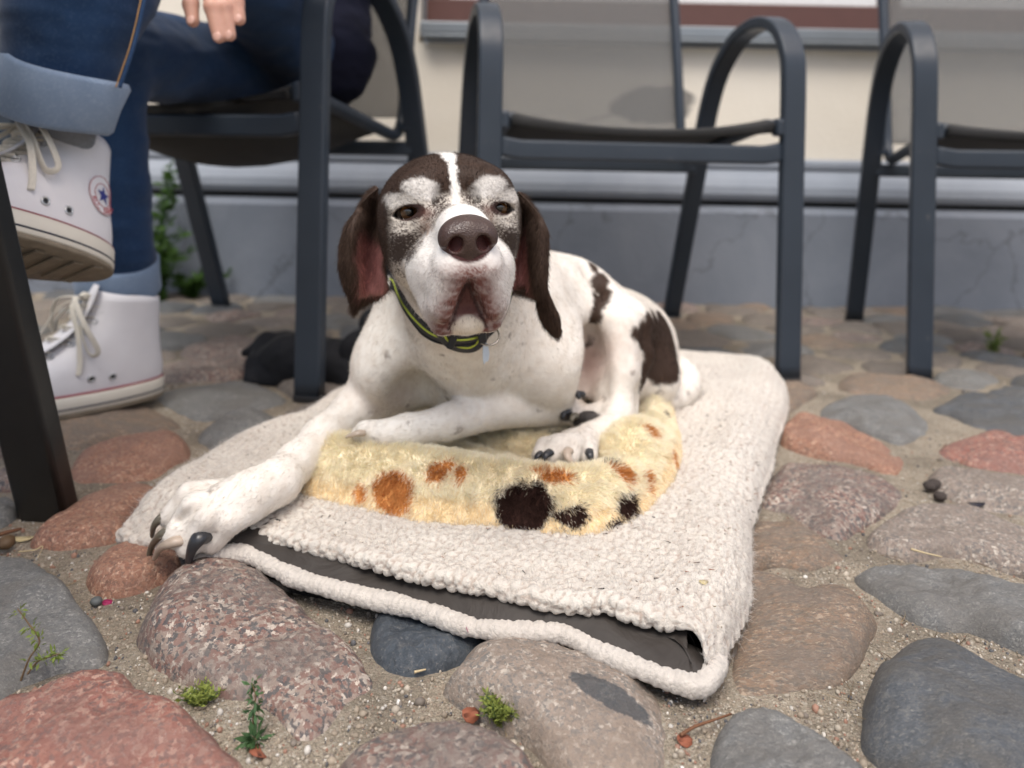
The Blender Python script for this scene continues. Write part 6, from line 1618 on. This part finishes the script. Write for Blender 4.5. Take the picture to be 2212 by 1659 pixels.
a0, a1 = front_pts[-1], front_pts[0]
backs = [a1 * 0.0 + A3((0.018, 0.86, 0.315)), A3((-0.05, 0.905, 0.350)), A3((-0.115, 0.865, 0.325))]
ring_path = catmull(front_pts + backs, 8, True)
cenp = ring_path.mean(0)
outw = ring_path - cenp; outw /= np.linalg.norm(outw, axis=1)[:, None]
tg_ = np.roll(ring_path, -1, 0) - np.roll(ring_path, 1, 0); tg_ /= np.linalg.norm(tg_, axis=1)[:, None]
wid = np.cross(tg_, outw); wid /= np.linalg.norm(wid, axis=1)[:, None]
def strap(name, off_w, w_, th_, mat, lift):
    n = len(ring_path); V = []
    for k, (a_, b_) in enumerate(((-0.5, 0), (-0.5, 1), (0, 1.25), (0.5, 1), (0.5, 0))):
        V.append(ring_path + wid * (off_w + a_ * w_) + outw * (lift + b_ * th_))
    V = np.concatenate(V); F_ = [(k * n + i, k * n + (i + 1) % n, ((k + 1) % 5) * n + (i + 1) % n, ((k + 1) % 5) * n + i) for k in range(5) for i in range(n)]
    return mesh_obj(name, V - CLOC, F_, mat, collar)
strap('band', 0.0, 0.020, 0.0030, M_WEB, -0.002)
strap('piping', 0.0005, 0.0018, 0.0032, M_PIPE, -0.0005)
strap('edge_binding', 0.0098, 0.0026, 0.0030, plain('black binding', (0.012, 0.012, 0.014), 0.7), -0.0012)
# buckle slide and the hanging end of the strap
fy = 0.006
lo = [zs(900, 1362, 0.010), zs(950, 1420, 0.008), zs(1030, 1452, 0.008), zs(1110, 1440, 0.008), zs(1160, 1380, 0.008), zs(1170, 1335, 0.010)]
v_, f_ = sweep(catmull(lo, 7), 1.0, section=rrect(0.0150, 0.0028, 0.001, 2), up=(0, 0.8, 0.6)); mesh_obj('strap_loop', np.array(v_) - CLOC, f_, M_WEB, collar)
v_, f_ = sweep(catmull([p + A3((0, -0.0022, 0.0005)) for p in lo], 7), 0.0013, sides=6); mesh_obj('piping', np.array(v_) - CLOC, f_, M_PIPE, collar)
bm = bmesh.new(); box_bm(bm, (0, 0, 0), (0.0075, 0.006, 0.021), 0.0015); o = bm_obj('slide_buckle', bm, M_BLACK, collar); o.location = Vector(zs(962, 1395, 0.012) - CLOC); o.rotation_euler = (0, R(18), 0)
bm = bmesh.new(); box_bm(bm, (0, 0, 0), (0.0085, 0.007, 0.022), 0.0015); o = bm_obj('slide_buckle', bm, M_BLACK, collar); o.location = Vector(zs(1163, 1350, 0.012) - CLOC); o.rotation_euler = (0, R(-8), 0)
a = np.linspace(0, 2 * PI, 40, endpoint=False)
rc = zs(1206, 1362, 0.008); v_, f_ = sweep(np.c_[rc[0] + 0.0118 * np.cos(a), rc[1] + 0.008 * np.sin(a), rc[2] - 0.0010 * np.cos(a) + 0.0085 * np.sin(a)], 0.00105, sides=8, closed=True); mesh_obj('split_ring', np.array(v_) - CLOC, f_, M_RING, collar)
tg0 = zs(1186, 1392, 0.008)
v_, f_ = sweep(np.c_[tg0[0] + 0 * a[::2], tg0[1] + 0.0022 * np.cos(a[::2]), tg0[2] + 0.0035 * np.sin(a[::2])], 0.0006, sides=6, closed=True); mesh_obj('tag_link', np.array(v_) - CLOC, f_, M_RING, collar)
prof = [(-0.001, 0.0), (0.0028, -0.002), (0.0036, -0.012), (0.0024, -0.0175), (0.0006, -0.0205), (-0.0012, -0.0195), (-0.0034, -0.0225), (-0.0042, -0.017), (-0.0030, -0.006)]
bm = bmesh.new(); vs_ = [bm.verts.new((x, 0, z)) for x, z in prof]; f = bm.faces.new(vs_); r_ = bmesh.ops.extrude_face_region(bm, geom=[f]); bmesh.ops.translate(bm, vec=(0, 0.0009, 0), verts=[g for g in r_['geom'] if isinstance(g, bmesh.types.BMVert)])
o = bm_obj('name_tag', bm, plain('scratched aluminium', (0.50, 0.54, 0.58), 0.4, 0.7, nscale=90, var=0.2), collar); o.location = Vector(tg0 - CLOC) + Vector((0, -0.001, -0.003)); o.rotation_euler = (R(-10), R(-4), R(25))
# ------------------------------------------------------------------ black pouch with a loop lying behind the chair leg
pb = gp(650, 832, 0.0)
pouch = empty('pouch', pb); tag(pouch, 'black fabric pouch with strap loops lying on the cobbles behind the dog', 'bag')
PB = np.array(pb)
pf = Field(np.arange(-0.60, -0.10, 0.004), np.arange(1.25, 1.62, 0.004), np.arange(-0.02, 0.16, 0.004))
pf.chain([A3(at(560, 790, 1.42)), A3(at(620, 775, 1.42)), A3(at(720, 785, 1.42)), A3(at(800, 795, 1.42))], [0.026, 0.043, 0.040, 0.036], 0.02)
pf.chain([A3(at(530, 762, 1.45)), A3(at(580, 742, 1.45)), A3(at(612, 735, 1.45))], [0.008, 0.020, 0.016], 0.02)
pf.cone(A3(at(545, 822, 1.40)), A3(at(760, 826, 1.40)), 0.012, 0.012, 0.02)
pf.cone(A3(at(615, 740, 1.45)), A3(at(790, 770, 1.46)), 0.018, 0.022, 0.02)
v_, f_ = pf.mesh(); nn = vert_normals(v_, f_); v_ = v_ + nn * (0.006 * fbm(v_ * 28, 3, 8))[:, None]; v_[:, 2] = np.maximum(v_[:, 2], -0.006)
M_POUCH = plain('black nylon', (0.009, 0.010, 0.013), 0.75, spec=0.3, nscale=40, var=0.4)
mesh_obj('body', v_ - PB, f_, M_POUCH, pouch)
for L in ([(770, 800, 1.40), (748, 770, 1.39), (752, 740, 1.39), (785, 722, 1.40), (815, 735, 1.42), (825, 770, 1.44)], [(800, 740, 1.40), (783, 712, 1.40), (786, 684, 1.40), (805, 672, 1.41), (826, 685, 1.42), (830, 720, 1.43)]):
    w_ = 0.010 if L[0][0] == 770 else 0.005
    vv, ff = sweep(catmull([A3(at(*q)) for q in L], 7) - PB, 1.0, section=rrect(w_ * 2.2, w_ * 0.7, w_ * 0.25, 2), up=(0, 1, 0)); mesh_obj('strap', vv, ff, M_POUCH, pouch)

# ------------------------------------------------------------------ weeds and litter
def leaf_mat(name, c0, c1, tr=0.25):
    t = NT(name); nz = t.noise(t.coord(), 60, 3); c = t.mix(c0, c1, nz.outputs[0]); t.set(color=c, rough=0.55, spec=0.3)
    b = t.n('BsdfTranslucent'); t.l(c, b.inputs[0]); mx = t.n('MixShader'); mx.inputs[0].default_value = tr; t.l(t.b.outputs[0], mx.inputs[1]); t.l(b.outputs[0], mx.inputs[2]); t.l(mx.outputs[0], t.out.inputs[0]); return t.m
M_LEAF = leaf_mat('weed leaf', (0.035, 0.085, 0.012), (0.08, 0.16, 0.03)); M_MOSS = leaf_mat('moss green', (0.17, 0.22, 0.04), (0.34, 0.38, 0.10)); M_SPRIG = leaf_mat('sprig leaf', (0.05, 0.11, 0.05), (0.10, 0.19, 0.07)); M_PALE = leaf_mat('pale sprig leaf', (0.16, 0.24, 0.05), (0.28, 0.34, 0.08))
M_STEM = plain('dry stem', (0.20, 0.13, 0.07), 0.8)
def leaf_cloud(P, D, ln, wd, rg):
    n = len(P); up = rg.normal(0, 1, (n, 3)); S_ = np.cross(D, up); S_ /= np.linalg.norm(S_, axis=1)[:, None] + 1e-9; Nn = np.cross(S_, D)
    a = P; b = P + D * ln[:, None] * 0.5 + S_ * wd[:, None] + Nn * ln[:, None] * 0.08; c = P + D * ln[:, None]; d = P + D * ln[:, None] * 0.5 - S_ * wd[:, None] + Nn * ln[:, None] * 0.08
    V = np.stack([a, b, c, d], 1).reshape(-1, 3); return V, np.arange(4 * n).reshape(n, 4)
rg = np.random.default_rng(17)
def weed(name, label, base, h, spread, nst, nlv, mat, lsize, grp=None):
    o = empty(name, base); tag(o, label, 'plant', grp)
    PP, DD = [], []
    for k in range(nst):
        a = rg.uniform(0, 2 * PI); tip = np.array((math.cos(a) * spread * rg.uniform(0.2, 1), math.sin(a) * spread * rg.uniform(0.2, 1) * 0.7, h * rg.uniform(0.55, 1)))
        pth = catmull([np.zeros(3), tip * (0.3, 0.3, 0.55), tip], 6)
        tube('stem', pth, np.linspace(0.0022, 0.0008, len(pth)) * (h / 0.12) ** 0.5 * 0.6, M_SPRIG, o, sides=5)
        tt = rg.random(nlv); q = np.stack([np.interp(tt * (len(pth) - 1), np.arange(len(pth)), pth[:, j]) for j in range(3)], 1)
        d = rg.normal(0, 1, (nlv, 3)); d[:, 2] = np.abs(d[:, 2]) * 0.6; d /= np.linalg.norm(d, axis=1)[:, None]; PP.append(q); DD.append(d)
    PP, DD = np.concatenate(PP), np.concatenate(DD); n = len(PP)
    ln = rg.uniform(0.6, 1.3, n) * lsize; V, F_ = leaf_cloud(PP, DD, ln, ln * rg.uniform(0.10, 0.20, n), rg)
    mesh_obj('foliage', V, F_, mat, o, smooth=False); return o
weed('wall_weed', 'leafy green weed growing at the foot of the wall behind the jeans', gp(335, 652, -0.005), 0.22, 0.13, 30, 44, M_LEAF, 0.030)
weed('wall_weed', 'low green weed spreading at the wall foot beside the rear chair leg', gp(412, 645, -0.005), 0.08, 0.11, 18, 34, M_LEAF, 0.026)
weed('wall_weed', 'tall weed against the plinth seen just under the occupied chair seat', (-1.02, 2.25, 0.0), 0.42, 0.06, 9, 40, M_LEAF, 0.032)
weed('moss_tuft', 'small bright moss tuft between the red stone and the pink grey stone', gp(430, 1530, -0.006), 0.014, 0.018, 90, 14, M_MOSS, 0.0046)
weed('moss_tuft', 'green moss tuft at the edge of the pale granite with dark stripe', gp(1080, 1562, -0.004), 0.018, 0.020, 110, 14, M_MOSS, 0.0050)
weed('moss_tuft', 'yellowish green weed far right among blurred cobbles', gp(2145, 760, 0.0), 0.05, 0.03, 8, 14, M_PALE, 0.016)
def sprig(label, pts, mat, lsz):
    o = empty('sprig', pts[0]); tag(o, label, 'plant'); b0 = A3(pts[0]); p = catmull([A3(q) - b0 for q in pts], 6)
    tube('stem', p, np.linspace(0.0009, 0.0004, len(p)), M_STEM, o, sides=5)
    n = 60; tt = rg.random(n) ** 0.8 * 0.8 + 0.2; q = np.stack([np.interp(tt * (len(p) - 1), np.arange(len(p)), p[:, j]) for j in range(3)], 1)
    d = rg.normal(0, 1, (n, 3)); d /= np.linalg.norm(d, axis=1)[:, None]; ln = rg.uniform(0.5, 1.3, n) * lsz
    V, F_ = leaf_cloud(q + d * 0.002, d, ln, ln * 0.17, rg); mesh_obj('foliage', V, F_, mat, o, smooth=False)
s0 = gp(42, 1478, -0.004)
sprig('thin sprig with tiny pale leaves leaning over the grey stone, lower left', [s0, at(62, 1425, s0.y - 0.004), at(85, 1385, s0.y - 0.006), at(60, 1345, s0.y - 0.008), at(38, 1315, s0.y - 0.010)], M_PALE, 0.0055)
s1 = gp(50, 1470, -0.004)
sprig('short side sprig beside the thin one, lower left', [s1, at(80, 1430, s1.y), at(110, 1418, s1.y - 0.004), at(128, 1412, s1.y - 0.006)], M_PALE, 0.0055)
s2 = gp(545, 1590, -0.006)
sprig('small blue green sprig in the joint below the pink grey stone', [s2, at(548, 1540, s2.y - 0.002), at(552, 1505, s2.y - 0.003), at(545, 1478, s2.y - 0.004)], M_SPRIG, 0.0072)
s3 = gp(540, 1612, -0.006)
sprig('flat rosette of blue green leaves by the bottom edge', [s3, at(545, 1604, s3.y), at(550, 1598, s3.y), at(556, 1596, s3.y)], M_SPRIG, 0.0090)
# petals, twigs, dry leaves
def petal(name, label, p, size, mat, cat, rz=0.0, tilt=20, asp=0.5):
    n = 8; V = []; 
    for k in range(n):
        a = 2 * PI * k / n; V.append((math.cos(a) * size, math.sin(a) * size * asp, 0.25 * size * math.cos(a) ** 2))
    V2 = V + [(x, y, z - size * 0.06) for x, y, z in V] 
    F_ = [tuple(range(n)), tuple(range(2 * n - 1, n - 1, -1))] + [(k, n + k, n + (k + 1) % n, (k + 1) % n) for k in range(n)]
    o = mesh_obj(name, V2, F_, mat, None); o.location = p; o.rotation_euler = (R(tilt), R(tilt * 0.4), rz); tag(o, label, cat); return o
M_MAG = plain('magenta petal', (0.30, 0.015, 0.085), 0.6); M_DRY = plain('dry red brown leaf', (0.26, 0.085, 0.045), 0.8); M_OCH = plain('pale straw leaf', (0.55, 0.46, 0.26), 0.8); M_BEET = plain('dark shell', (0.02, 0.018, 0.025), 0.3); M_PEB = plain('pebble', (0.42, 0.40, 0.37), 0.6); M_NUT = plain('brown nut', (0.11, 0.065, 0.03), 0.6)
petal('petal', 'magenta flower petal lying on the blue black stone', gp(1012, 1360, 0.016), 0.006, M_MAG, 'petal', 1.2, 55)
petal('petal', 'dark magenta petal in the sand beside the grey stone at left', gp(232, 1302, -0.003), 0.0045, M_MAG, 'petal', 0.4, 25, 0.8)
petal('petal', 'dark red petal in the grit next to the pale granite', gp(1170, 1578, -0.003), 0.004, M_MAG, 'petal', 0.2, 15)
petal('dry_leaf', 'crumpled red brown leaf at the moss tuft by the pale granite', gp(1015, 1545, 0.001), 0.008, M_DRY, 'leaf', 0.7, 35, 0.7)
petal('dry_leaf', 'small orange leaf in the joint near the bottom right of the bag', gp(1478, 1600, -0.002), 0.006, M_DRY, 'leaf', 0.3, 20, 0.8)
petal('dry_leaf', 'orange brown leaf in the grit near the bottom edge', gp(558, 1628, -0.003), 0.009, M_DRY, 'leaf', 2.0, 25, 0.7)
petal('dry_leaf', 'pale straw leaf on the corner of the sherpa bag', gp(1520, 1258, 0.052), 0.0045, M_OCH, 'leaf', 0.2, 15, 0.6)
petal('dry_leaf', 'long straw coloured leaf beside the table foot', gp(45, 1165, -0.003), 0.012, M_OCH, 'leaf', 0.3, 12, 0.3)
petal('dry_leaf', 'dark curled leaf in the sand beside the far right stones', gp(2108, 1090, -0.002), 0.012, M_BEET, 'leaf', 0.15, 10, 0.3)
def lump(name, label, p, r, mat, cat):
    bm = bmesh.new(); bmesh.ops.create_icosphere(bm, subdivisions=2, radius=r)
    for v in bm.verts: v.co *= 1 + rg.uniform(-0.12, 0.12); v.co.z *= 0.75
    o = bm_obj(name, bm, mat, None, True); o.location = p; tag(o, label, cat)
lump('nut', 'round brown nut lying by the table foot at left edge', gp(12, 1172, 0.004), 0.009, M_NUT, 'nut')
lump('pebble', 'rounded grey pebble between the grey and orange stones at left', gp(208, 1299, 0.0), 0.005, plain('grey pebble', (0.10, 0.11, 0.11), 0.6), 'pebble')
lump('pebble', 'white pebble next to the shadow under the orange stone', gp(262, 1160, 0.0), 0.005, M_PEB, 'pebble')
for i, (u, v) in enumerate(((2008, 1050), (2020, 1046), (2030, 1072))):
    lump('dark_clod', ('dark soil clod on the sand, leftmost of three', 'dark soil clod on the sand, middle of three', 'dark soil clod on the sand, lowest of three')[i], gp(u, v, -0.001), 0.008, plain('dark soil %d' % i, (0.045, 0.035, 0.03), 0.9), 'clod')
def twig(label, P, r, mat):
    b0 = A3(P[0]); p = catmull([A3(q) - b0 for q in P], 6); o = tube('twig', p, np.linspace(r, r * 0.5, len(p)), mat, None, sides=6); o.location = P[0]; tag(o, label, 'twig')
M_TW = plain('red brown twig', (0.15, 0.065, 0.03), 0.7); M_STRAW = plain('straw', (0.50, 0.40, 0.24), 0.7)
twig('thin red brown twig in the joint below the bag corner', [gp(1470, 1588, 0.002), gp(1500, 1570, 0.003), gp(1540, 1556, 0.004), gp(1580, 1542, 0.004)], 0.0013, M_TW)
twig('brown twig at the left edge beside the nut', [gp(-20, 1160, 0.002), gp(15, 1150, 0.003), gp(46, 1142, 0.002)], 0.0028, M_TW)
twig('dry straw under the front rim of the bag', [gp(1065, 1370, 0.012), gp(1120, 1376, 0.012), gp(1180, 1384, 0.012)], 0.0011, M_STRAW)
twig('straw lying on the pink stone at right', [gp(1968, 1186, 0.010), gp(2000, 1195, 0.010), gp(2035, 1203, 0.008)], 0.0012, M_STRAW)
twig('short straw below the blue black stone', [gp(895, 1452, 0.0), gp(920, 1446, 0.0)], 0.0011, M_STRAW)
twig('curled straw in the sand at left', [gp(40, 1192, 0.0), gp(75, 1188, 0.0), gp(92, 1180, 0.0), gp(82, 1205, 0.0)], 0.0008, M_STRAW)
